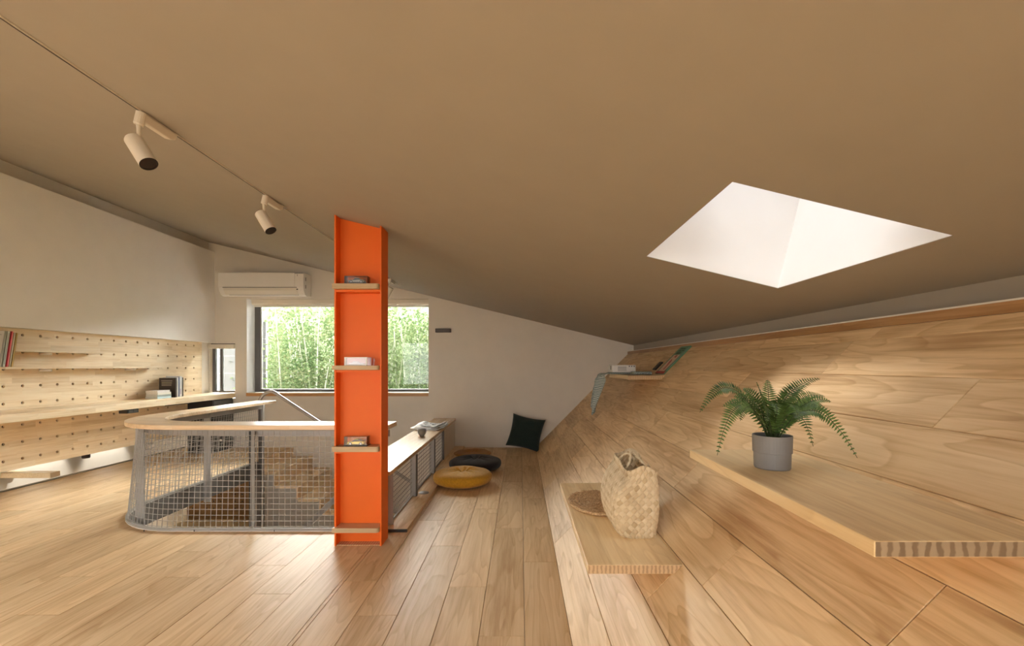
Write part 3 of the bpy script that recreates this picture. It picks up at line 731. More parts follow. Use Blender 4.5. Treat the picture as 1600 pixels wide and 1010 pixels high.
# ------------------------------------------------------------------ pegboard with real holes, desk, ledges
def pegboard():
    t = thing('pegboard', (-4.41, 4.4, 0.255), 'large pale pine pegboard with rows of round holes on left wall', 'pegboard')
    X = -4.41; y_last = 6.1035; sp = 0.15
    ncol = 24; r = 0.0125; ns = 12
    def board(rows, z0, z1, name):
        mb = MB()
        ys = [y_last - sp * k for k in range(ncol)][::-1]
        yb = [ys[0] - sp / 2] + [(a + b) / 2 for a, b in zip(ys[:-1], ys[1:])] + [6.256]
        rows = sorted(rows); zb = [z0] + [(a + b) / 2 for a, b in zip(rows[:-1], rows[1:])] + [z1]
        for i, cy_ in enumerate(ys):
            for j, cz in enumerate(rows):
                a0, a1, b0, b1 = yb[i], yb[i + 1], zb[j], zb[j + 1]
                ring = [(cy_ + r * math.cos(2 * PI * k / ns), cz + r * math.sin(2 * PI * k / ns)) for k in range(ns)]
                outer = []
                for k in range(ns):
                    ca, sa = math.cos(2 * PI * k / ns), math.sin(2 * PI * k / ns)
                    tx = ((a1 - cy_) / ca if ca > 1e-6 else (a0 - cy_) / ca if ca < -1e-6 else 1e9)
                    tz = ((b1 - cz) / sa if sa > 1e-6 else (b0 - cz) / sa if sa < -1e-6 else 1e9)
                    q = min(tx, tz); outer.append((cy_ + q * ca, cz + q * sa))
                vs = [(X, *p) for p in ring] + [(X, *p) for p in outer] + [(X - 0.018, *p) for p in ring]
                fs = []
                corners = [(a1, b1), (a0, b1), (a0, b0), (a1, b0)]
                vs += [(X, *c) for c in corners]
                for k in range(ns):
                    k2 = (k + 1) % ns
                    fs.append((k, ns + k, ns + k2, k2)); fs.append((k2, 2 * ns + k2, 2 * ns + k, k))
                for c in range(4):     # the corner triangle between the two neighbouring outer points
                    ang = math.atan2(corners[c][1] - cz, corners[c][0] - cy_) % (2 * PI)
                    k = int(ang / (2 * PI / ns)); k2 = (k + 1) % ns
                    fs.append((ns + k, 3 * ns + c, ns + k2))
                mb.add(vs, fs)
        a0, a1 = yb[0], yb[-1]
        mb.add([(X, a1, z0), (X - 0.0195, a1, z0), (X - 0.0195, a1, z1), (X, a1, z1)], [(0, 1, 2, 3)])
        mb.add([(X, a0, z0), (X - 0.0195, a0, z0), (X - 0.0195, a1, z0), (X, a1, z0)], [(0, 1, 2, 3)])
        mb.add([(X, a0, z1), (X - 0.0195, a0, z1), (X - 0.0195, a1, z1), (X, a1, z1)], [(0, 1, 2, 3)])
        mb.build(name, M['pinepeg'], t)
        box(X - 0.0195, X - 0.0185, a0, a1, z0, z1).build('backing', M['hole'], t)
    board([1.433, 1.283, 1.133, 0.983, 0.833], 0.742, 1.4885, 'upper_board')
    board([0.640, 0.490, 0.341], 0.255, 0.7415, 'lower_board')
pegboard()
dk = thing('wall_desk', (-4.2, 4.6, 0.708), 'long pale wooden wall desk running below the pegboard ledges', 'desk')
MB().prism([(-4.408, 2.3), (-4.05, 2.3), (-4.05, YB + 0.03), (-4.408, YB + 0.03)], 'z', 0.708, 0.777).build('worktop', M['pinepeg'], dk, bevel=0.003)
for y in (2.6, 5.6):
    MB().prism([(-4.407, 0.706), (-4.407, 0.66), (-4.12, 0.69), (-4.12, 0.706)], 'y', y, y + 0.02).build('bracket', M['dsteel'], dk)
ob = thing('socket_box', (-4.10, 4.74, 0.66), 'small black socket box under the front edge of the wall desk', 'socket')
box(-4.16, -4.07, 4.68, 4.82, 0.664, 0.7075).build('housing', M['black'], ob, bevel=0.003)
box(-4.0698, -4.068, 4.70, 4.75, 0.672, 0.700).build('socket_face', M['dgrey'], ob)
box(-4.0698, -4.068, 4.755, 4.80, 0.672, 0.700).build('socket_face', M['dgrey'], ob)
cab = thing('black_cabinet', (-4.24, 6.17, 0), 'black low cabinet with a pale knob under the far end of the desk', 'cabinet')
box(-4.405, -4.075, 5.98, 6.40, 0.0008, 0.705).build('body', M['black'], cab, bevel=0.003)
for z0, z1 in ((0.50, 0.69), (0.30, 0.49), (0.02, 0.29)):
    dr = box(-4.0745, -4.062, 5.99, 6.39, z0, z1).build('drawer', M['dgrey'], cab, bevel=0.002)
    MB().lathe([(0.006, 0), (0.006, 0.012), (0.014, 0.014), (0.014, 0.024), (0.0, 0.027)], (0, 0, 0), 12).xform(Matrix.Translation((-4.062, 6.10, (z0 + z1) / 2)) @ Matrix.Rotation(PI / 2, 4, 'Y')).build('knob', M['lampwhite'], dr)
def ledge(z, y0, y1, pegs, label):
    t = thing('wall_ledge', (-4.35, (y0 + y1) / 2, z - 0.02), label, 'shelf')
    box(-4.409, -4.29, y0, y1, z - 0.018, z).build('board', M['pinepeg'], t, bevel=0.002)
    for y in pegs: MB().tube([(-4.42, y, z - 0.031), (-4.31, y, z - 0.031)], 0.012, 10).build('dowel', M['lampwhite'], t, smooth=True)
ledge(1.300, 2.9, 4.663, (3.10, 4.15), 'short upper pine ledge on the pegboard held by dowels')
ledge(1.150, 2.7, 5.414, (2.95, 4.15, 5.05), 'long lower pine ledge on the pegboard carrying the magazines')

# ------------------------------------------------------------------ books
def pages(name='page_paper', c=(0.80, 0.75, 0.64)):
    if name not in M: M[name] = paint(name, c, 0.8, var=0.06, scale=90)
    return M[name]
pages()
def book(loc, size, covercol, label, rot=(0, 0, 0), spine='x+', group=None, name='book', extras=None):
    """size = (thick along y, depth along x, height z); spine faces +x"""
    th, dp, ht = size
    t = thing(name, loc, label, 'book', group, rot)
    cm_ = paint('cover', covercol, 0.4, var=0.06)
    e = 0.0022
    box(-dp / 2 + 0.003, dp / 2 - e, -th / 2 + e, th / 2 - e, 0.003, ht - 0.003).build('pages', M['page_paper'], t, local=True)
    mb = MB(); mb.box(-dp / 2, dp / 2, -th / 2, -th / 2 + e, 0, ht).box(-dp / 2, dp / 2, th / 2 - e, th / 2, 0, ht).box(dp / 2 - e, dp / 2, -th / 2, th / 2, 0, ht)
    mb.build('cover', cm_, t, local=True, merge=False)
    for (a, b, z0, z1, c, face) in (extras or []):
        pm = paint('print', c, 0.5, var=0.1)
        if face == 'spine': box(dp / 2, dp / 2 + 0.0006, a, b, z0, z1).build('print', pm, t, local=True)
        else: box(a, b, -th / 2 - 0.0006, -th / 2, z0, z1).build('print', pm, t, local=True)
    return t
# magazines on the lower ledge, leaning towards the far end
ly = 3.675
def mag(y, th, col, label, ex=None, h=0.295, d=0.20):
    return book((-4.405 + d / 2, y, 1.1505 + 0.002), (th, d, h), col, label, rot=(-0.135, 0, 0), extras=ex, name='magazine')
m0 = mag(3.655, 0.016, (0.42, 0.39, 0.31), 'grey magazine cover with a red letter, nearest on the lower ledge',
    [(-0.05, 0.075, 0.003, 0.028, (0.42, 0.05, 0.05), 'c'), (-0.06, 0.055, 0.045, 0.085, (0.07, 0.06, 0.055), 'c'), (0.065, 0.078, 0.262, 0.266, (0.1, 0.09, 0.08), 'c'), (-0.09, 0.08, 0.14, 0.142, (0.30, 0.27, 0.22), 'c')])
M['redprint'] = paint('red_print', (0.5, 0.04, 0.04), 0.5)
la = MB()
ax = 0.036
la.prism([(ax - 0.018, 0.248), (ax - 0.012, 0.248), (ax + 0.002, 0.280), (ax - 0.003, 0.280)], 'y', -0.0092, -0.0081)
la.prism([(ax + 0.018, 0.248), (ax + 0.012, 0.248), (ax - 0.003, 0.280), (ax + 0.002, 0.280)], 'y', -0.0092, -0.0081)
la.box(ax - 0.009, ax + 0.009, -0.0092, -0.0081, 0.257, 0.261)
la.build('letter', M['redprint'], m0, local=True, merge=False)
mag(3.678, 0.018, (0.60, 0.60, 0.50), 'pale green magazine on the lower ledge next to the red one', [(-0.003, 0.003, 0.02, 0.28, (0.3, 0.36, 0.30), 'spine')])
mag(3.703, 0.014, (0.62, 0.055, 0.065), 'red magazine on the lower ledge', [(0.001, 0.007, 0.0, 0.295, (0.75, 0.25, 0.22), 'spine')])
mag(3.722, 0.010, (0.72, 0.66, 0.48), 'cream magazine on the lower ledge behind the red one', None, 0.285)
mag(3.738, 0.012, (0.62, 0.42, 0.12), 'ochre magazine farthest along the lower ledge', None, 0.285)
# books on the desk
dz = 0.7775
def flat(x, y, z, w, d, h, rz, col, label, m2=None):
    t = thing('book', (x, y, z), label, 'book', None, (0, 0, rz))
    cm_ = paint('cover', col, 0.45, var=0.06)
    box(-w / 2, w / 2, -d / 2, d / 2, 0, 0.002).box(-w / 2, w / 2, -d / 2, d / 2, h - 0.002, h).box(w / 2 - 0.002, w / 2, -d / 2, d / 2, 0.002, h - 0.002).build('cover', cm_, t, local=True, merge=False)
    box(-w / 2 + 0.003, w / 2 - 0.002, -d / 2 + 0.003, d / 2 - 0.003, 0.002, h - 0.002).build('pages', M['page_paper'], t, local=True)
    return t
bx, by = -4.27, 5.33
flat(bx, by, dz, 0.145, 0.21, 0.020, 0.02, (0.45, 0.62, 0.68), 'pale blue book at the bottom of the flat stack on the desk')
flat(bx - 0.002, by + 0.006, dz + 0.0203, 0.14, 0.205, 0.024, -0.02, (0.30, 0.36, 0.34), 'grey-green book second from the bottom of the flat stack')
flat(bx + 0.003, by, dz + 0.0446, 0.14, 0.20, 0.026, 0.0, (0.72, 0.70, 0.62), 'cream book third in the flat stack on the desk')
flat(bx + 0.002, by - 0.012, dz + 0.0709, 0.14, 0.19, 0.024, 0.02, (0.70, 0.68, 0.66), 'white book on top of the flat stack on the desk')
y = 5.485
for th, ht, dp, col, lab in ((0.022, 0.235, 0.20, (0.055, 0.04, 0.03), 'dark brown upright book with printed cover behind the flat stack'),
                         (0.030, 0.235, 0.17, (0.05, 0.055, 0.035), 'black upright book on the desk next to the white ones'),
                         (0.030, 0.240, 0.17, (0.62, 0.62, 0.60), 'first white upright book on the desk'),
                         (0.018, 0.240, 0.17, (0.15, 0.19, 0.32), 'blue upright book between white books on the desk'),
                         (0.030, 0.255, 0.17, (0.70, 0.68, 0.68), 'second white upright book right of the blue book'),
                         (0.026, 0.250, 0.16, (0.66, 0.62, 0.60), 'third white upright book with pale spine on the desk'),
                         (0.014, 0.225, 0.15, (0.45, 0.37, 0.14), 'thin ochre upright book near the end of the row'),
                         (0.014, 0.235, 0.15, (0.05, 0.045, 0.04), 'thin black upright book at the end of the row')):
    ex = None
    if 'printed' in lab: ex = [(-0.075, 0.06, 0.195, 0.205, (0.35, 0.30, 0.26), 'c'), (-0.07, 0.055, 0.165, 0.185, (0.22, 0.20, 0.13), 'c'), (-0.07, 0.05, 0.14, 0.158, (0.25, 0.21, 0.17), 'c')]
    if 'second white' in lab: ex = [(-0.005, 0.005, 0.03, 0.10, (0.35, 0.25, 0.4), 'spine')]
    if 'first white' in lab: ex = [(-0.008, 0.004, 0.09, 0.20, (0.5, 0.52, 0.46), 'spine')]
    book((-4.385 + dp / 2 + (0.0), y + th / 2, dz), (th, dp, ht), col, lab, extras=ex)
    y += th + 0.0012

# ------------------------------------------------------------------ air conditioner
def aircon():
    x0, x1, yb, z0, z1 = -4.139, -2.972, YB - 0.0008, 2.125, 2.44
    yf = YB - 0.23
    t = thing('air_conditioner', ((x0 + x1) / 2, yb, z0), 'white wall-mounted air conditioner above the window', 'air conditioner')
    prof = [(yb, z0 + 0.02), (yb, z1), (yf + 0.02, z1), (yf, z1 - 0.015), (yf, z0 + 0.115), (yf + 0.012, z0 + 0.07), (yf + 0.055, z0 + 0.015), (yf + 0.10, z0)]
    MB().prism(prof, 'x', x0, x1).build('body', M['white'], t, bevel=0.006)
    box(x0 + 0.004, x1 - 0.115, yf - 0.010, yf + 0.001, z0 + 0.118, z1 - 0.006).build('front_panel', M['white'], t, bevel=0.004)
    box(x0 + 0.06, x1 - 0.09, yf - 0.003, yf + 0.004, z0 + 0.108, z0 + 0.115).build('gap', M['dgrey'], t)
    fl_ = MB().prism([(yf + 0.0, z0 + 0.105), (yf + 0.004, z0 + 0.105), (yf + 0.052, z0 + 0.018), (yf + 0.045, z0 + 0.016), (yf + 0.004, z0 + 0.07)], 'x', x0 + 0.07, x1 - 0.09)
    fl_.build('louvre', M['lampwhite'], t, bevel=0.002)
    MB().prism([(yf + 0.050, z0 + 0.012), (yf + 0.058, z0 + 0.012), (yf + 0.058, z0 + 0.020), (yf + 0.047, z0 + 0.020)], 'x', x0 + 0.12, x1 - 0.09).build('louvre_slot', M['steel'], t)
    box(x1 - 0.095, x1 - 0.075, yf - 0.004, yf + 0.004, z0 + 0.078, z0 + 0.092).build('sensor', M['black'], t, bevel=0.002)
    box(x1 - 0.085, x1 - 0.080, yf - 0.0015, yf + 0.003, z1 - 0.05, z1 - 0.025).build('mark', M['dgrey'], t)
    for z in (z1 - 0.055, z1 - 0.16): box(x1 - 0.002, x1 + 0.0015, yf + 0.06, yf + 0.075, z - 0.05, z).build('side_vent', M['dgrey'], t)
aircon()

# ------------------------------------------------------------------ blinds
rb = thing('roller_blind', ((WX0 + WX1) / 2, YB + 0.07, 2.03), 'rolled up cream roller blind at the top of the large window', 'blind')
MB().prism([(YB + 0.03, 2.075), (YB + 0.035, 2.05), (YB + 0.06, 2.032), (YB + 0.12, 2.032), (YB + 0.12, 2.113), (YB + 0.03, 2.113)], 'x', WX0 + 0.05, WX1 - 0.001).build('cassette', M['blind'], rb, bevel=0.003)
box(WX0 + 0.06, WX1 - 0.01, YB + 0.08, YB + 0.09, 2.008, 2.0315).build('hem_bar', M['white'], rb)
rb2 = thing('roller_blind', (NX0 + 0.2, YB - 0.01, 1.40), 'small rolled up cream blind over the narrow window by the desk', 'blind')
MB().prism([(YB - 0.03, 1.44), (YB - 0.024, 1.415), (YB - 0.005, 1.405), (YB + 0.045, 1.405), (YB + 0.045, 1.466), (YB - 0.03, 1.466)], 'x', -4.426, NX1 - 0.0005).build('cassette', M['blind'], rb2, bevel=0.003)
box(NX0 + 0.01, NX1 - 0.0005, YB + 0.01, YB + 0.04, 1.4665, 1.4775).build('shadow_gap', M['black'], rb2)

# ------------------------------------------------------------------ wall fitting
wl = thing('wall_light', (-1.09, YB, 1.63), 'small dark brown wall light on the back wall beside the window', 'wall light')
box(-1.20, -0.982, YB - 0.05, YB - 0.0008, 1.633, 1.687).build('housing', M['fittingbrown'], wl, bevel=0.004)
box(-1.185, -0.997, YB - 0.054, YB - 0.0502, 1.640, 1.680).build('front_plate', M['dsteel'], wl, bevel=0.002)

# ------------------------------------------------------------------ ceiling track and spotlights
TX = -1.585
tr = thing('ceiling_track', (TX, 2.0, zc(TX)), 'thin pale lighting track running along the sloping ceiling', 'track')
def track_box(dx0, dx1, u0, u1, y0=YF + 0.5, y1=5.95):
    a = [(TX + dx0, y0), (TX + dx1, y0), (TX + dx1, y1), (TX + dx0, y1)]
    return MB().add([CP(*p, -u0) for p in a] + [CP(*p, -u1) for p in a], [(3, 2, 1, 0), (4, 5, 6, 7), (0, 1, 5, 4), (1, 2, 6, 5), (2, 3, 7, 6), (3, 0, 4, 7)])
track_box(-0.009, -0.006, 0.0005, 0.006).build('lip', M['lampwhite'], tr)
track_box(0.006, 0.009, 0.0005, 0.006).build('lip', M['lampwhite'], tr)
track_box(-0.0055, 0.0055, 0.0005, 0.0068).build('slot', M['fittingbrown'], tr)
def spot(y, label, axis, L=0.135, R=0.034):
    base = Vector(CP(TX, y)); t = thing('spotlight', base, label, 'spotlight')
    # adapter box lies along the track, hangs perpendicular to the ceiling
    ex = Vector((1, 0, CS)).normalized(); ez = NRM
    mt = Matrix(((ex.x, 0, ez.x, base.x), (0, 1, 0, base.y), (ex.z, 0, ez.z, base.z), (0, 0, 0, 1)))
    MB().prism([(-0.01, -0.0065), (0.165, -0.0065), (0.165, -0.030), (0.14, -0.042), (-0.01, -0.042)], 'x', -0.018, 0.018).xform(mt).build('adapter', M['lampwhite'], t, bevel=0.004)
    MB().lathe([(0.0, -0.060), (0.017, -0.060), (0.019, -0.055), (0.019, -0.0065), (0, -0.0065)][::-1], (0, 0, 0), 16).xform(mt @ Matrix.Translation((0, -0.012, 0))).build('swivel', M['lampwhite'], t, smooth=False)
    a = Vector(axis).normalized()
    piv = mt @ Vector((0, -0.012, -0.058))
    hang = piv + Vector((0, 0, -0.075))
    side = a.cross(Vector((0, 0, 1))).normalized()
    MB().tube([piv + Vector((0, 0, 0.004)), piv + Vector((0, 0, -0.02)), hang + Vector((0, 0, -0.0))], [0.011, 0.008, 0.006], 10).build('stem', M['lampwhite'], t, smooth=True)
    c = hang + Vector((0, 0, -0.022)) + a * 0.02
    q = a.to_track_quat('Z', 'Y').to_matrix().to_4x4()
    prof = [(0.0, -L * 0.5), (R * 0.93, -L * 0.5), (R, -L * 0.5 + 0.004), (R, L * 0.5), (R * 0.9, L * 0.5), (R * 0.88, L * 0.5 - 0.012)]
    MB().lathe(prof, (0, 0, 0), 28).xform(Matrix.Translation(c) @ q).build('head', M['lampwhite'], t)
    MB().lathe([(R * 0.88, L * 0.5 - 0.011), (R * 0.5, L * 0.5 - 0.03), (0, L * 0.5 - 0.032)], (0, 0, 0), 24).xform(Matrix.Translation(c) @ q).build('reflector', M['lens'], t, smooth=True)
    MB().lathe([(R * 0.99, L * 0.5 - 0.001), (R * 0.99, L * 0.5 + 0.0015), (R * 0.86, L * 0.5 + 0.0015), (R * 0.86, L * 0.5 - 0.004)], (0, 0, 0), 24).xform(Matrix.Translation(c) @ q).build('bezel', M['black'], t)
spot(1.905, 'large cream cylinder spotlight on the ceiling track, nearest the camera', (0.55, -0.10, -0.80))
spot(2.83, 'cream cylinder spotlight on the ceiling track, left of the orange column', (0.55, -0.10, -0.85))
spot(5.52, 'small cream spotlight on the ceiling track, partly behind the orange column', (-0.5, 0.2, -0.85))

# ------------------------------------------------------------------ floating wooden boards on the sloped wall
def slopeboard(name, zt, th, xl, y0, y1, label):
    zb = zt - th
    t = thing(name, (xl + 0.1, (y0 + y1) / 2, zb), label, 'shelf')
    o = MB().prism([(xl, zb), (xslope(zb) - 0.0008, zb), (xslope(zt) - 0.0008, zt), (xl, zt)], 'y', y0, y1).build('board', M['pine'], t, bevel=0.0015, segs=1,
        mats=[M['pine'], M['endg' if 'fern' in label else 'endgl']], fmat=lambda p: 1 if abs(p.normal.y) > 0.9 else 0)
    return t
slopeboard('bench_board', 0.406, 0.034, 0.255, 1.709, 2.909, 'low wooden seat board on the sloped wall under the woven bag')
slopeboard('desk_board', 0.8303, 0.031, 0.666, 0.8495, 1.777, 'wide wooden board on the sloped wall carrying the potted fern')
slopeboard('shelf_board', 1.075, 0.036, 0.946, 3.98, 4.80, 'high small wooden board on the sloped wall carrying the projector')

# ------------------------------------------------------------------ cushions
def fabric(name, col, scale=500, bump=0.25, sheen=0.15):
    return paint(name, col, 0.9, var=0.12, scale=60, bump=bump, bscale=scale, spec=0.2, sheen=sheen)
M['mustard'] = fabric('mustard_fabric', (0.52, 0.27, 0.022))
M['charcoal'] = fabric('charcoal_fabric', (0.028, 0.026, 0.028))
M['darkgreen'] = fabric('dark_green_fabric', (0.016, 0.028, 0.024))
M['browncloth'] = fabric('brown_fabric', (0.33, 0.16, 0.04))
def pouf(x, y, R, H, mat, label, rot=(0, 0, 0), z=0.0):
    t = thing('floor_cushion', (x, y, z), label, 'cushion', None, rot)
    def fn(u, v):
        a = 2 * PI * u; b = v * PI          # v 0 bottom .. 1 top
        rr = R * (math.sin(b) ** 0.55 if 0 < b < PI else 0)
        zz = -math.cos(b); zz = math.copysign(abs(zz) ** 0.75, zz)
        h = H * 0.5 * (1 + zz)
        q = rr / R
        if v > 0.5: h -= H * 0.30 * math.exp(-(q / 0.16) ** 2) ; h += 0.008 * math.sin(9 * a) * math.exp(-((q - 0.3) / 0.25) ** 2)
        nz = noise.noise(Vector((x + math.cos(a) * q * 2, y + math.sin(a) * q * 2, h * 6)))
        return (rr * math.cos(a) * (1 + 0.03 * nz), rr * math.sin(a) * (1 + 0.03 * nz), max(0.0, h + 0.008 * nz * q))
    MB().grid(fn, 56, 26, True).build('cover', mat, t, smooth=True, local=True)
    MB().lathe([(0, 0.0), (0.016, 0.002), (0.018, 0.008), (0.0, 0.014)], (0, 0, H * 0.69), 14).build('button', mat, t, smooth=True, local=True)
    def ring(k): a = 2 * PI * k / 48; return (R * 0.99 * math.cos(a), R * 0.99 * math.sin(a), H * 0.5)
    MB().tube([ring(k) for k in range(48)], 0.005, 6, closed=True).build('piping', mat, t, smooth=True, local=True)
pouf(-0.565, 4.43, 0.285, 0.145, M['mustard'], 'mustard yellow round floor cushion, nearest of the three')
pouf(-0.505, 5.07, 0.290, 0.135, M['charcoal'], 'charcoal round floor cushion behind the mustard one')
pouf(-0.62, 5.86, 0.24, 0.055, M['browncloth'], 'thin brown round floor cushion at the back by the wall')
def pillow():
    W = 0.46
    t = thing('pillow', (0.075, 6.16, 0.0), 'dark green square pillow leaning in the corner by the sloped wall', 'pillow')
    def side(sg):
        def fn(u, v):
            a, b = u * 2 - 1, v * 2 - 1
            pinch = 1 - 0.10 * (1 - a * a) * abs(b) ** 2
            pinch2 = 1 - 0.10 * (1 - b * b) * abs(a) ** 2
            th = 0.075 * (max(0, (1 - a ** 4)) * max(0, (1 - b ** 4))) ** 0.55
            nz = (noise.noise(Vector((a * 2.2, b * 2.2, sg * 3))) * 0.016 + noise.noise(Vector((a * 6, b * 3, sg * 7))) * 0.007) * (1 - max(abs(a), abs(b)) ** 6)
            return (a * W / 2 * pinch2, sg * (th + nz), b * W / 2 * pinch)
        return fn
    mb = MB(); mb.grid(side(-1), 28, 28); mb.grid(side(1), 28, 28)
    mt = Matrix.Translation((0.0, 0.0, 0.252)) @ Matrix.Rotation(math.radians(14), 4, 'Y') @ Matrix.Rotation(math.radians(-22), 4, 'X') @ Matrix.Rotation(math.radians(-8), 4, 'Z')
    mb.xform(mt).build('cover', M['darkgreen'], t, smooth=True, local=True)
    pts = [mt @ Vector(side(1)(u, v)) for u, v in [(0.02 + 0.96 * k / 20, 0.0) for k in range(21)]]
    MB().tube(pts, 0.003, 5).build('zip_seam', M['charcoal'], t, smooth=True, local=True)
pillow()

# ------------------------------------------------------------------ cup, newspaper
M['stoneware'] = paint('grey_stoneware', (0.24, 0.22, 0.185), 0.45, var=0.08, scale=40)
cup = thing('cup', (-1.045, 4.80, 0.4155), 'small grey stoneware cup on the glossy ledge', 'cup')
MB().lathe([(0.0, 0.0), (0.024, 0.0), (0.026, 0.006), (0.040, 0.025), (0.0455, 0.050), (0.0465, 0.070), (0.0435, 0.070), (0.042, 0.05), (0.034, 0.022), (0.0, 0.010)], (0, 0, 0), 28).build('bowl', M['stoneware'], cup, smooth=True, local=True)
MB().lathe([(0.041, 0.052), (0.0, 0.052)], (0, 0, 0), 24).build('tea', M['fittingbrown'], cup, local=True)
def printmat():
    m, nt, out = new_mat('newsprint'); N = nt.nodes
    b = N.new('ShaderNodeBsdfPrincipled'); tc = N.new('ShaderNodeTexCoord')
    n = N.new('ShaderNodeTexNoise'); n.inputs['Scale'].default_value = 26; n.inputs['Detail'].default_value = 4; lnk(nt, tc.outputs['Object'], n.inputs['Vector'])
    r = ramp(nt, [(0.40, (0.10, 0.095, 0.09)), (0.50, (0.36, 0.33, 0.30)), (0.62, (0.62, 0.58, 0.52))]); lnk(nt, n.outputs['Fac'], r.inputs['Fac'])
    lnk(nt, r.outputs['Color'], b.inputs['Base Color']); b.inputs['Roughness'].default_value = 0.8; lnk(nt, b.outputs[0], out.inputs[0]); return m
M['news'] = printmat()
M['paper'] = paint('white_paper', (0.72, 0.69, 0.64), 0.8, var=0.03)
nw = thing('newspaper', (-1.07, 5.45, 0.4155), 'open newspaper lying on the far part of the glossy ledge', 'newspaper')
def sheet(x0, x1, y0, y1, z, lift, sd):
    def fn(u, v):
        x = x0 + (x1 - x0) * u; y = y0 + (y1 - y0) * v
        e = max(0, abs(u - 0.45) - 0.30) * lift + 0.006 * (1 + math.sin(6 * u + sd)) + 0.004 * math.sin(9 * v + sd)
        dr = max(0, x - (-0.915)) * 0.10
        return (x, y, z + e - dr)
    return fn
MB().grid(sheet(-1.265, -0.875, 5.18, 5.72, 0.4165, 0.12, 0.4), 24, 18).build('page', M['paper'], nw, smooth=True, solid=0.0012)
MB().grid(sheet(-1.235, -0.895, 5.24, 5.78, 0.428, 0.10, 1.4), 24, 18).build('page', M['paper'], nw, smooth=True, solid=0.0012)
MB().grid(sheet(-1.20, -0.93, 5.33, 5.74, 0.4345, 0.10, 1.4), 20, 14).build('printed_page', M['news'], nw, smooth=True, solid=0.001)

# ------------------------------------------------------------------ projector, throw, remote, picture book
zs_ = 1.0755
pj = thing('projector', (1.05, 4.62, zs_ + 0.016), 'small white projector standing on the high wooden board', 'projector')
box(0.925, 1.165, 4.55, 4.76, zs_ + 0.016, zs_ + 0.094).build('case', M['white'], pj, bevel=0.010)
for k in range(6): box(0.982, 1.070, 4.5488, 4.5512, zs_ + 0.034 + 0.008 * k, zs_ + 0.0385 + 0.008 * k).build('vent_slat', M['steel'], pj)
for k in range(3): MB().tube([(1.098 + 0.024 * k, 4.5485, zs_ + 0.080), (1.098 + 0.024 * k, 4.5515, zs_ + 0.080)], 0.006, 10).build('port', M['black'], pj)
box(0.9236, 0.926, 4.60, 4.63, zs_ + 0.045, zs_ + 0.085).build('lens_slot', M['black'], pj)
def knit():
    m, nt, out = new_mat('knitted_throw'); N = nt.nodes
    b = N.new('ShaderNodeBsdfPrincipled'); tc = N.new('ShaderNodeTexCoord')
    ch = N.new('ShaderNodeTexChecker'); ch.inputs['Scale'].default_value = 90; ch.inputs[1].default_value = (0.42, 0.46, 0.42, 1); ch.inputs[2].default_value = (0.17, 0.22, 0.215, 1)
    lnk(nt, tc.outputs['Object'], ch.inputs['Vector']); lnk(nt, ch.outputs['Color'], b.inputs['Base Color']); b.inputs['Roughness'].default_value = 0.95
    lnk(nt, b.outputs[0], out.inputs[0]); return m
M['knit'] = knit()
th_ = thing('knitted_throw', (0.95, 4.6, 0.68), 'grey-green knitted throw hanging over the end of the high board', 'throw')
def throw(u, v):
    # u across the width (y), v along: from the slope end over the edge and down to a hanging corner
    y = 4.50 + 0.28 * u
    L = 0.30 + 0.43
    s = v * L
    if s < 0.27:
        x = 1.20 - s; z = zs_ + 0.006 + 0.008 * math.sin(u * 14) ** 2
    else:
        d = s - 0.27; bend = min(1, d / 0.06)
        x = 0.93 - 0.035 * math.sin(bend * PI / 2); z = zs_ + 0.006 - max(0, d - 0.035) * (1 - 0.25 * abs(u - 0.25))
        k = max(0, (d - 0.03) / 0.42); w = 0.28 * (1 - 0.75 * k)
        y = 4.50 + 0.10 * k + w * u
        x += 0.05 * math.sin(u * 8 + 1.2 + 2.0 * k) * min(1, k * 6) * (1 - 0.6 * k) - 0.075 * min(1, d / 0.05) - 0.07 * k
    return (x, y, z)
MB().grid(throw, 40, 60).build('fabric', M['knit'], th_, smooth=True, solid=0.008)
tw = thing('folded_cloth', (1.15, 4.2, zs_), 'folded end of grey cloth lying on the high board beside the projector', 'cloth')
def fold(u, v):
    a = 2 * PI * u; x = 1.045 + 0.15 * v; q = 0.92 + 0.08 * math.sin(v * 7)
    return (x, 4.20 + 0.10 * math.copysign(abs(math.cos(a)) ** 0.5, math.cos(a)) * q, zs_ + 0.018 + 0.016 * math.copysign(abs(math.sin(a)) ** 0.7, math.sin(a)) * q)
fb = MB().grid(fold, 24, 10, True); fb.f.append(tuple(range(24))); fb.f.append(tuple(10 * 24 + k for k in range(24)))
fb.build('fabric', M['knit'], tw, smooth=True)
def on_slope(s, y, up): # point on the sloped wall: distance from the foot, along, off the surface
    return Vector((XS0 + s * math.cos(TH) - up * math.sin(TH), y, s * math.sin(TH) + up * math.cos(TH)))
SMAT = lambda s, y, up=0.0: Matrix.Translation(on_slope(s, y, up)) @ Matrix.Rotation(-TH, 4, 'Y')
s_board = 1.075 / math.sin(TH)
p0 = on_slope(s_board + 0.055, 4.42, 0.002)
rm_ = thing('remote_control', p0, 'dark remote control leaning on the sloped wall behind the high board', 'remote', None, (0, -TH, 0))
box(0, 0.105, -0.045, 0.045, 0, 0.016).build('body', M['black'], rm_, bevel=0.004, local=True)
for k in range(4): box(0.018 + 0.02 * k, 0.028 + 0.02 * k, -0.025, 0.025, 0.016, 0.0175).build('button', M['dgrey'], rm_, local=True)
p0 = on_slope(s_board + 0.010, 4.02, 0.002)
pb = thing('picture_book', p0, 'green picture book with red band leaning on the sloped wall', 'book', None, (0, -TH, 0))
M['bookgreen'] = paint('book_green', (0.10, 0.26, 0.14), 0.4, var=0.1); M['bookteal'] = paint('book_teal', (0.16, 0.30, 0.24), 0.4)
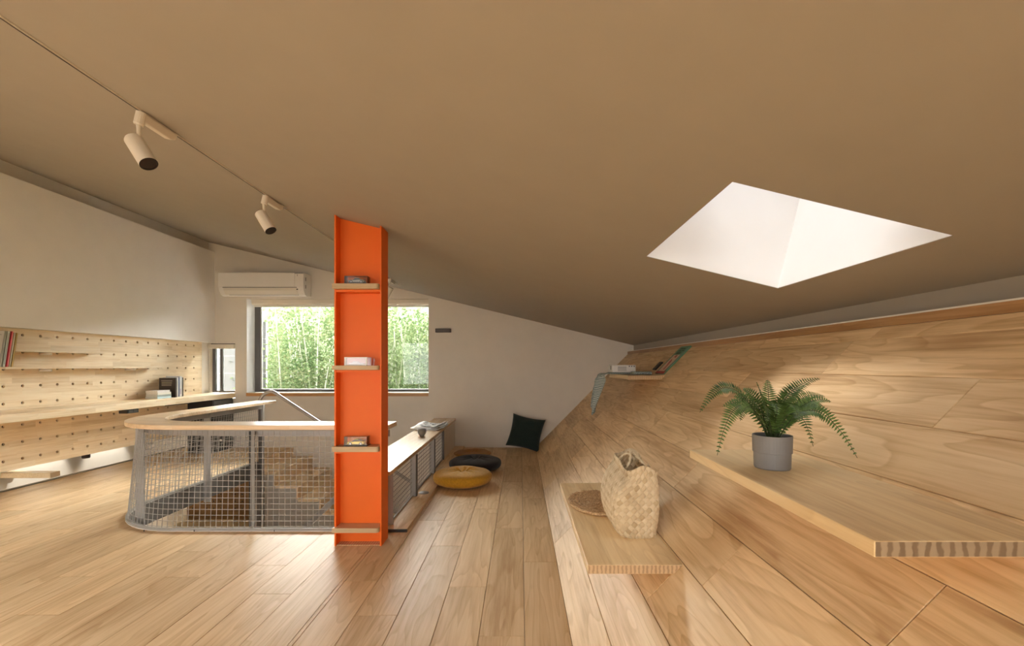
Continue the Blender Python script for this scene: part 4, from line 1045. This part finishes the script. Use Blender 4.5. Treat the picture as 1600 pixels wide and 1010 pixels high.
M['bookred'] = paint('book_red', (0.42, 0.03, 0.03), 0.4); M['bookcream'] = paint('book_cream', (0.70, 0.50, 0.36), 0.5)
M['bookdark'] = paint('book_print_dark', (0.03, 0.06, 0.04), 0.5)
box(0, 0.36, 0, 0.26, 0, 0.010).build('cover', M['bookgreen'], pb, bevel=0.001, local=True)
box(0, 0.030, 0.0, 0.26, 0.010, 0.0106).build('print_band', M['bookred'], pb, local=True)
box(0.031, 0.24, 0.055, 0.22, 0.010, 0.0106).build('print_picture', M['bookcream'], pb, local=True)
MB().prism([(0.05, 0.10), (0.16, 0.12), (0.19, 0.16), (0.15, 0.17), (0.10, 0.14), (0.05, 0.13)], 'z', 0.0106, 0.0111).build('print_figure', M['bookred'], pb, local=True)
MB().prism([(0.20, 0.10), (0.235, 0.11), (0.235, 0.15), (0.21, 0.16)], 'z', 0.0106, 0.0111).build('print_figure', M['bookred'], pb, local=True)
box(0.04, 0.33, 0.0, 0.04, 0.010, 0.0106).build('print_edge', M['bookteal'], pb, local=True)
for k, (a, b, c, d) in enumerate(((0.25, 0.275, 0.09, 0.20), (0.285, 0.30, 0.06, 0.12), (0.285, 0.30, 0.14, 0.20), (0.312, 0.328, 0.08, 0.21))):
    box(a, b, c, d, 0.010, 0.0106).build('print_text', M['bookdark'], pb, local=True)

# ------------------------------------------------------------------ woven bag and mat
def straw(name, c1, c2, scale):
    m, nt, out = new_mat(name); N = nt.nodes
    b = N.new('ShaderNodeBsdfPrincipled'); tc = N.new('ShaderNodeTexCoord')
    n = N.new('ShaderNodeTexNoise'); n.inputs['Scale'].default_value = scale; n.inputs['Detail'].default_value = 3; lnk(nt, tc.outputs['Object'], n.inputs['Vector'])
    r = ramp(nt, [(0.35, c1), (0.65, c2)]); lnk(nt, n.outputs['Fac'], r.inputs['Fac'])
    lnk(nt, r.outputs['Color'], b.inputs['Base Color']); b.inputs['Roughness'].default_value = 0.7; lnk(nt, b.outputs[0], out.inputs[0]); return m
M['straw'] = straw('dry_straw', (0.62, 0.50, 0.32), (0.70, 0.58, 0.39), 12)
M['straw2'] = straw('dry_straw_tan', (0.54, 0.42, 0.26), (0.63, 0.50, 0.32), 12)
M['straw3'] = straw('dry_straw_brown', (0.44, 0.32, 0.18), (0.54, 0.41, 0.24), 12)
M['strawd'] = straw('brown_straw', (0.36, 0.21, 0.09), (0.66, 0.45, 0.24), 120)
def bag():
    z0 = 0.4065
    t = thing('woven_bag', (0.53, 2.17, z0), 'woven straw tote bag standing on the low seat board', 'bag')
    def section(v):
        # half sizes and centre at height v (0 base, 1 rim)
        bul = math.sin(PI * min(1, v * 1.15)) ** 0.8
        x0 = 0.445 - 0.048 * bul + 0.030 * v; x1 = 0.600 + 0.010 * bul
        y0 = 1.975 - 0.012 * bul; y1 = 2.34 + 0.05 * v
        return x0, x1, y0, y1
    def rect(u, v):
        x0, x1, y0, y1 = section(v); a, b = (x1 - x0) / 2, (y1 - y0) / 2
        cx_, cy_ = (x0 + x1) / 2, (y0 + y1) / 2
        ph = 2 * PI * u; n = 5.0 + 5 * v
        c, s = math.cos(ph), math.sin(ph)
        k = (abs(c) ** n + abs(s) ** n) ** (-1 / n)
        return Vector((cx_ + a * c * k, cy_ + b * s * k, 0)), Vector((c / max(a, 1e-6), s / max(b, 1e-6), 0)).normalized()
    H = 0.305
    # perimeter length table so strips keep their width
    N_ = 360; cum = [0.0]; p = rect(0, 0.5)[0]
    for k in range(1, N_ + 1):
        q = rect(k / N_, 0.5)[0]; cum.append(cum[-1] + (q - p).length); p = q
    per = cum[-1]; ws = per / 36
    def uof(s):
        tgt = s * per; lo, hi = 0, N_
        while hi - lo > 1:
            m_ = (lo + hi) // 2
            if cum[m_] <= tgt: lo = m_
            else: hi = m_
        return (lo + (tgt - cum[lo]) / max(1e-9, cum[hi] - cum[lo])) / N_
    def fn(s, v):
        u = uof(min(s, 0.99999)); P, nrm = rect(u, v)
        L = s * per; z = v * H
        a = (L + z) / ws; b = (L - z) / ws
        ia, ib = math.floor(a), math.floor(b)
        fa, fb_ = a - ia, b - ib
        over = (ia + ib) % 2
        h_ = 0.0075 * (math.sin(PI * fa) ** 0.5 if over else math.sin(PI * fb_) ** 0.5) * (0.55 + 0.45 * (math.sin(PI * fb_) if over else math.sin(PI * fa)))
        c, sn = math.cos(2 * PI * u), math.sin(2 * PI * u)
        dip = 0.030 * math.exp(-((abs(c) - 1) / 0.25) ** 2) * v ** 3 if c > 0 else 0.020 * math.exp(-((abs(c) - 1) / 0.2) ** 2) * v ** 3
        dip2 = 0.012 * math.sin(23 * u) * v ** 6
        P = P + nrm * h_; P.x += 0.022 * v * (P.y - 1.975) / 0.4
        return (P.x, P.y, z0 + z - dip - dip2)
    mb = MB(); mb.grid(fn, 352, 84, True)
    nu_, nv_ = 352, 84
    def tone(p):
        i = p.index; s_ = ((i % nu_) + 0.5) / nu_; v_ = ((i // nu_) + 0.5) / nv_
        a_, b2 = math.floor((s_ * per + v_ * H) / ws), math.floor((s_ * per - v_ * H) / ws)
        over = (a_ + b2) % 2
        k = (a_ * 7 + 3) % 5 if over else (b2 * 11 + 1) % 5
        return (0 if over else 1) if k else (1 if over else 2)
    mb.build('weave', M['straw'], t, smooth=False, solid=0.003, merge=False, mats=[M['straw'], M['straw2'], M['straw3']], fmat=tone)
    bx_ = section(0.0)
    box(bx_[0] + 0.006, bx_[1] - 0.006, bx_[2] + 0.006, bx_[3] - 0.006, z0, z0 + 0.005).build('base', M['straw'], t)
    for sg, xx in ((0, 0.492), (1, 0.592)):
        pts = []
        for k in range(17):
            a = PI * k / 16
            pts.append((xx + (0.035 if sg == 0 else -0.04) * math.sin(a), 2.19 - 0.085 * math.cos(a), z0 + 0.275 + 0.050 * math.sin(a)))
        hd = MB()
        for w in (0, PI): hd.tube([(p[0] + 0.003 * math.cos(w + k * 1.3), p[1], p[2] + 0.003 * math.sin(w + k * 1.3)) for k, p in enumerate(pts)], 0.0042, 6)
        hd.build('handle', M['straw'], t, smooth=True, merge=False)
bag()
def mat_():
    z0 = 0.4065; c = (0.445, 2.47)
    t = thing('woven_mat', (c[0], c[1], z0), 'round brown straw mat on the low seat board behind the bag', 'mat')
    mb = MB(); turns = 9; n = turns * 44; pts = []; rad = []
    rr = random.Random(5)
    for k in range(n):
        a = 2 * PI * k / 44; r = 0.012 + 0.185 * k / n
        e = 1 + 0.015 * math.sin(3 * a + 1)
        pts.append((c[0] + r * e * math.cos(a) * 0.94, c[1] + r * e * math.sin(a) * 1.12, z0 + 0.0095 + 0.002 * math.sin(k * 2.1)))
        rad.append(0.0085 + 0.0022 * math.sin(k * 2.6) + rr.uniform(-0.001, 0.001))
    mb.tube(pts, rad, 7); mb.build('coil', M['strawd'], t)
    sb = MB()
    for k in range(420):
        a = rr.uniform(0, 2 * PI); r = 0.19 * math.sqrt(rr.random()); th = rr.uniform(0, 2 * PI); l = rr.uniform(0.008, 0.020)
        p = Vector((c[0] + r * math.cos(a) * 0.94, c[1] + r * math.sin(a) * 1.12, z0 + 0.017))
        d = Vector((math.cos(th), math.sin(th), 0)) * l
        sb.tube([p - d, p + Vector((0, 0, 0.004)), p + d], 0.0016, 4)
    stuff(sb.build('straw_loops', M['strawd'], t, merge=False))
mat_()

# ------------------------------------------------------------------ potted fern
M['pot'] = paint('grey_plastic_pot', (0.23, 0.225, 0.225), 0.55, var=0.03)
M['soil'] = paint('potting_soil', (0.02, 0.015, 0.01), 0.95, var=0.3, scale=60)
M['fern'] = leafmat('fern_green', (0.07, 0.15, 0.035), (0.17, 0.28, 0.075), 0.3, 0.45, 25)
M['fernd'] = leafmat('fern_dark_green', (0.04, 0.09, 0.02), (0.12, 0.19, 0.05), 0.25, 0.45, 25)
M['fernstem'] = paint('fern_stem', (0.05, 0.07, 0.02), 0.6)
def fern():
    bx_, by_, bz = 0.815, 1.462, 0.8308
    t = thing('potted_fern', (bx_, by_, bz), 'green fern in a grey plastic pot on the wide wooden board', 'plant')
    P = MB().lathe([(0.0, 0.0), (0.052, 0.0), (0.0535, 0.004), (0.0545, 0.050), (0.0575, 0.0515), (0.0585, 0.106), (0.0555, 0.106), (0.054, 0.09), (0.05, 0.088)], (0, 0, 0), 40).build('pot', M['pot'], t, local=True)
    MB().lathe([(0.0545, 0.094), (0.03, 0.098), (0.0, 0.096)], (0, 0, 0), 24).build('soil', M['soil'], t, local=True, smooth=True)
    K = 1.462 / 706
    tips = [  # tip px, py, mid px, py (photo pixels relative to the base of the crown), depth offsets
        (-113, -35, -62, -72, -0.02), (-86, 32, -50, -46, -0.10), (-60, -60, -30, -48, 0.10), (-46, -72, -22, -50, 0.04), (-24, -82, -14, -50, -0.02), (-7, -86, -5, -50, 0.07),
        (75, -88, 25, -62, 0.05), (82, -60, 40, -52, 0.12), (92, -52, 48, -46, -0.02), (88, -36, 50, -48, 0.16), (97, -14, 56, -46, 0.03), (133, 36, 66, -38, -0.12),
        (64, 18, 36, -34, -0.15), (-78, -44, -40, -44, 0.05), (28, -66, 12, -46, -0.06), (-28, -48, -20, -40, -0.10), (40, -30, 25, -44, -0.17), (8, -30, 4, -46, -0.16), (50, -76, 20, -56, 0.16), (-50, -22, -32, -42, -0.15), (-18, -66, -8, -42, -0.12), (18, -54, 8, -40, -0.14), (-36, -58, -16, -40, 0.12), (60, -46, 30, -44, 0.02), (-8, -20, -6, -40, -0.18)]
    rr = random.Random(11)
    for i, (tx, tz, mx_, mz, dy) in enumerate(tips):
        a = Vector((tx * 0.06 * K, rr.uniform(-0.012, 0.012), 0.094))
        dk1, dk2 = 1 + dy * 0.45 / 1.462, 1 + dy / 1.462
        m1 = Vector((mx_ * K * dk1 + 0.815 * (dk1 - 1), dy * 0.45, 0.106 - mz * K * dk1 - 0.22 * (dk1 - 1))); e = Vector((tx * K * dk2 + 0.815 * (dk2 - 1), dy, 0.106 - tz * K * dk2 - 0.22 * (dk2 - 1)))
        c = m1 * 2 - (a + e) * 0.5
        def B(q): return a * (1 - q) ** 2 + c * 2 * q * (1 - q) + e * q * q
        ln = sum((B((k + 1) / 20) - B(k / 20)).length for k in range(20))
        fr_ = MB(); np_ = max(14, int(ln / 0.0088))
        for k in range(2, np_):
            q = k / np_; p = B(q); d = (B(min(1, q + 0.02)) - B(max(0, q - 0.02))).normalized()
            sd = d.cross(Vector((0, 0, 1))); sd = sd.normalized() if sd.length > 1e-3 else Vector((1, 0, 0))
            # tilt the blade a little towards the viewer so both rows show
            nrm = sd.cross(d).normalized()
            if nrm.z < 0: nrm = -nrm
            best = max((0.75, -0.75), key=lambda r_: -(nrm * math.cos(r_) - sd * math.sin(r_)).y)
            roll = best if abs(sd.y) > 0.5 else best * 0.4
            sd, nrm = sd * math.cos(roll) + nrm * math.sin(roll), nrm * math.cos(roll) - sd * math.sin(roll)
            prof = min(1, (1 - q) * 2.2 + 0.16) * min(1, q * 3 + 0.35)
            l = 0.031 * prof * min(1, ln / 0.15); w = 0.0022 + 0.0013 * prof
            for s in (-1, 1):
                dr_ = (sd * s * 0.95 + d * 0.25 + nrm * (0.12 + rr.uniform(-0.1, 0.1))).normalized()
                wv = d * w
                p1 = p + dr_ * l * 0.45; p2 = p + dr_ * l - nrm * 0.002
                fr_.add([p - wv * 0.5, p1 - wv, p2, p1 + wv, p + wv * 0.5], [(0, 1, 3, 4), (1, 2, 3)])
        f = fr_.build('frond', M['fernd'] if i % 3 == 0 else M['fern'], t, local=True, merge=False)
        MB().tube([B(k / 14) for k in range(15)], [0.0016 * (1 - 0.6 * k / 14) for k in range(15)], 5).build('frond_stem', M['fernstem'], f, local=True, smooth=True)
fern()

# ------------------------------------------------------------------ lit void beyond the left wall
bm_ = thing('cross_beam', (-5.05, 4.62, 0.02), 'pale wooden beam crossing the bright gap under the pegboard', 'beam')
box(-5.2995, -4.785, 4.60, 4.70, 0.015, 0.068).build('beam_body', M['pinepeg'], bm_, bevel=0.003)
box(-5.2995, -5.29, 4.57, 4.73, -0.005, 0.09).build('hanger_plate', M['whitemetal'], bm_)
def washer(y, label, z=0.80, en=38):
    t = thing('downlight', (-5.13, y, z), label, 'downlight')
    MB().lathe([(0.0, 0.0595), (0.035, 0.0595), (0.035, 0.0), (0.030, 0.0), (0.028, 0.02)], (-5.13, y, z), 18).build('housing', M['black'], t)
    MB().lathe([(0.028, 0.02), (0.0, 0.024)], (-5.13, y, z), 16).build('reflector', M['lens'], t)
    d = bpy.data.lights.new('downlight_beam', 'SPOT'); d.energy = en; d.spot_size = math.radians(50); d.spot_blend = 0.55; d.shadow_soft_size = 0.02; d.color = (1, 0.93, 0.80)
    o = bpy.data.objects.new('downlight_beam', d); COL.objects.link(o); o.parent = t
    o.location = (0, 0, -0.005)
    o.rotation_euler = Vector((-0.12, 0, -1)).to_track_quat('-Z', 'Y').to_euler()
washer(4.25, 'recessed downlight above the bright gap, near end')
washer(4.98, 'recessed downlight above the bright gap, middle')
washer(5.78, 'recessed downlight above the bright gap, far end')
bl = thing('pendant_spot', (-5.2, 5.41, 0.08), 'small dark lamp head in the bright gap under the pegboard', 'lamp')
MB().lathe([(0.0, 0.0), (0.036, 0.0), (0.040, 0.01), (0.040, 0.05), (0.02, 0.06), (0, 0.06)], (-5.2, 5.41, 0.055), 16).build('head', M['fittingbrown'], bl)
MB().tube([(-5.2, 5.41, 0.11), (-5.2, 5.41, 0.8595)], 0.006, 8).build('rod', M['fittingbrown'], bl)

# a warm lamp in the room below
ll = thing('lower_ceiling_lamp', (-3.9, 5.0, -0.25), 'round lamp under the slab of the room below', 'lamp')
MB().lathe([(0.0, 0.0), (0.06, 0.0), (0.06, 0.079), (0, 0.079)], (-3.9, 5.0, -0.25), 18).build('housing', M['white'], ll)
pd = bpy.data.lights.new('lower_lamp_glow', 'POINT'); pd.energy = 2.0; pd.color = (1, 0.72, 0.40); pd.shadow_soft_size = 0.06
po = bpy.data.objects.new('lower_lamp_glow', pd); COL.objects.link(po); po.parent = ll; po.location = (0, 0, -0.08)

# ------------------------------------------------------------------ outdoors
struct(box(-40, 40, -40, 34, ZLOW - 0.3, ZLOW - 0.2).build('ground_outside', M['ground']))
nb = thing('neighbour_wall', (-7.2, 9.4, ZLOW), 'pale clad wall of the neighbouring house outside the narrow window', 'building')
for k in range(14):
    box(-9.2, -5.35, 9.4, 9.5, ZLOW - 0.2 + 0.36 * k, ZLOW - 0.2 + 0.36 * k + 0.352).build('cladding_board', M['outwall'], nb)
box(-9.2, -5.37, 9.43, 9.6, ZLOW - 0.2, ZLOW - 0.2 + 0.36 * 14).build('wall_core', M['steel'], nb)
M['hill'] = paint('wooded_hillside', (0.028, 0.036, 0.020), 0.95, var=0.5, scale=3.0, spec=0.0)
def hill(u, v):
    x = -34 + 62 * u; d = v
    z = -3.0 + 9.4 * math.sin(d * PI / 2) ** 0.8 + 0.5 * noise.noise(Vector((x * 0.3, d * 3, 1))) + 0.25 * noise.noise(Vector((x * 1.3, d * 9, 4)))
    return (x, 19 + 9 * v, z)
struct(MB().grid(hill, 90, 30).build('hillside', M['hill'], smooth=True))
LEAF = [leafmat('bamboo_leaf_light', (0.022, 0.036, 0.013), (0.052, 0.065, 0.030), 0.45, 0.8, 1.2, 0.0), leafmat('bamboo_leaf_mid', (0.016, 0.029, 0.011), (0.037, 0.05, 0.022), 0.45, 0.8, 1.2, 0.0), leafmat('bamboo_leaf_yellow', (0.034, 0.042, 0.017), (0.063, 0.069, 0.036), 0.45, 0.8, 1.2, 0.0)]
M['culm'] = paint('bamboo_culm', (0.055, 0.064, 0.034), 0.5, var=0.15)
def tree_mesh(seed, mat):
    r = random.Random(seed); lf = MB(); st = MB()
    for c in range(5):
        bx_, by_ = r.uniform(-0.5, 0.5), r.uniform(-0.5, 0.5); lx, ly = r.uniform(-0.7, 0.7), r.uniform(-0.7, 0.7); Ht = r.uniform(4.7, 5.6)
        st.tube([(bx_ + lx * (k / 8) ** 2, by_ + ly * (k / 8) ** 2, Ht * k / 8) for k in range(9)], [0.03 * (1 - k / 9) + 0.006 for k in range(9)], 6)
        for k in range(34):
            q = r.uniform(0.12, 1.0); a = r.uniform(0, 2 * PI); R = 0.85 * (0.35 + 0.65 * math.sin(PI * min(1, q * 0.95)))
            tip = Vector((bx_ + lx * q * q, by_ + ly * q * q, Ht * q)); d = Vector((math.cos(a), math.sin(a), r.uniform(-0.1, 0.5)))
            for j in range(30):
                f = r.random() ** 0.7; p = tip + d * R * f + Vector((r.gauss(0, 0.09), r.gauss(0, 0.09), r.gauss(0, 0.10) - 0.22 * f * f))
                l = r.uniform(0.05, 0.10); w = l * 0.24
                e = Vector((r.gauss(0, 1), r.gauss(0, 1), r.gauss(-0.5, 0.6))).normalized(); s = e.cross(Vector((r.gauss(0, 1), r.gauss(0, 1), r.gauss(0, 1)))).normalized()
                lf.add([p, p + e * l * 0.5 + s * w, p + e * l, p + e * l * 0.5 - s * w], [(0, 1, 2, 3)])
    out = []
    for mb, nm, mt in ((lf, 'foliage', mat), (st, 'culms', M['culm'])):
        me = bpy.data.meshes.new(nm); me.from_pydata(mb.v, [], mb.f); me.materials.append(mt); out.append(me)
    return out
TM = [tree_mesh(s, LEAF[s % 3]) for s in range(5)]
rt = random.Random(21)
spots = []
for i in range(9): spots.append((-5.0 + 0.55 * i + rt.uniform(-0.2, 0.2), 9.9 + rt.uniform(-0.5, 0.5)))
for i in range(9): spots.append((-7.2 + 0.8 * i + rt.uniform(-0.3, 0.3), 12.2 + rt.uniform(-0.7, 0.7)))
for i in range(8): spots.append((-10.0 + 1.3 * i + rt.uniform(-0.4, 0.4), 15.5 + rt.uniform(-0.9, 0.9)))
for i, (x, y) in enumerate(spots):
    t = thing('bamboo_tree', (x, y, ZLOW - 0.2), 'light green bamboo growing outside the large window', 'tree', 'bamboo outside the window', (0, 0, rt.uniform(0, 6.28)))
    s = rt.uniform(0.96, 1.08); t.scale = (s, s, s)
    for me in TM[i % 5]:
        o = bpy.data.objects.new(me.name, me); COL.objects.link(o); o.parent = t
        if me.name.startswith('foliage'): o['kind'] = 'stuff'
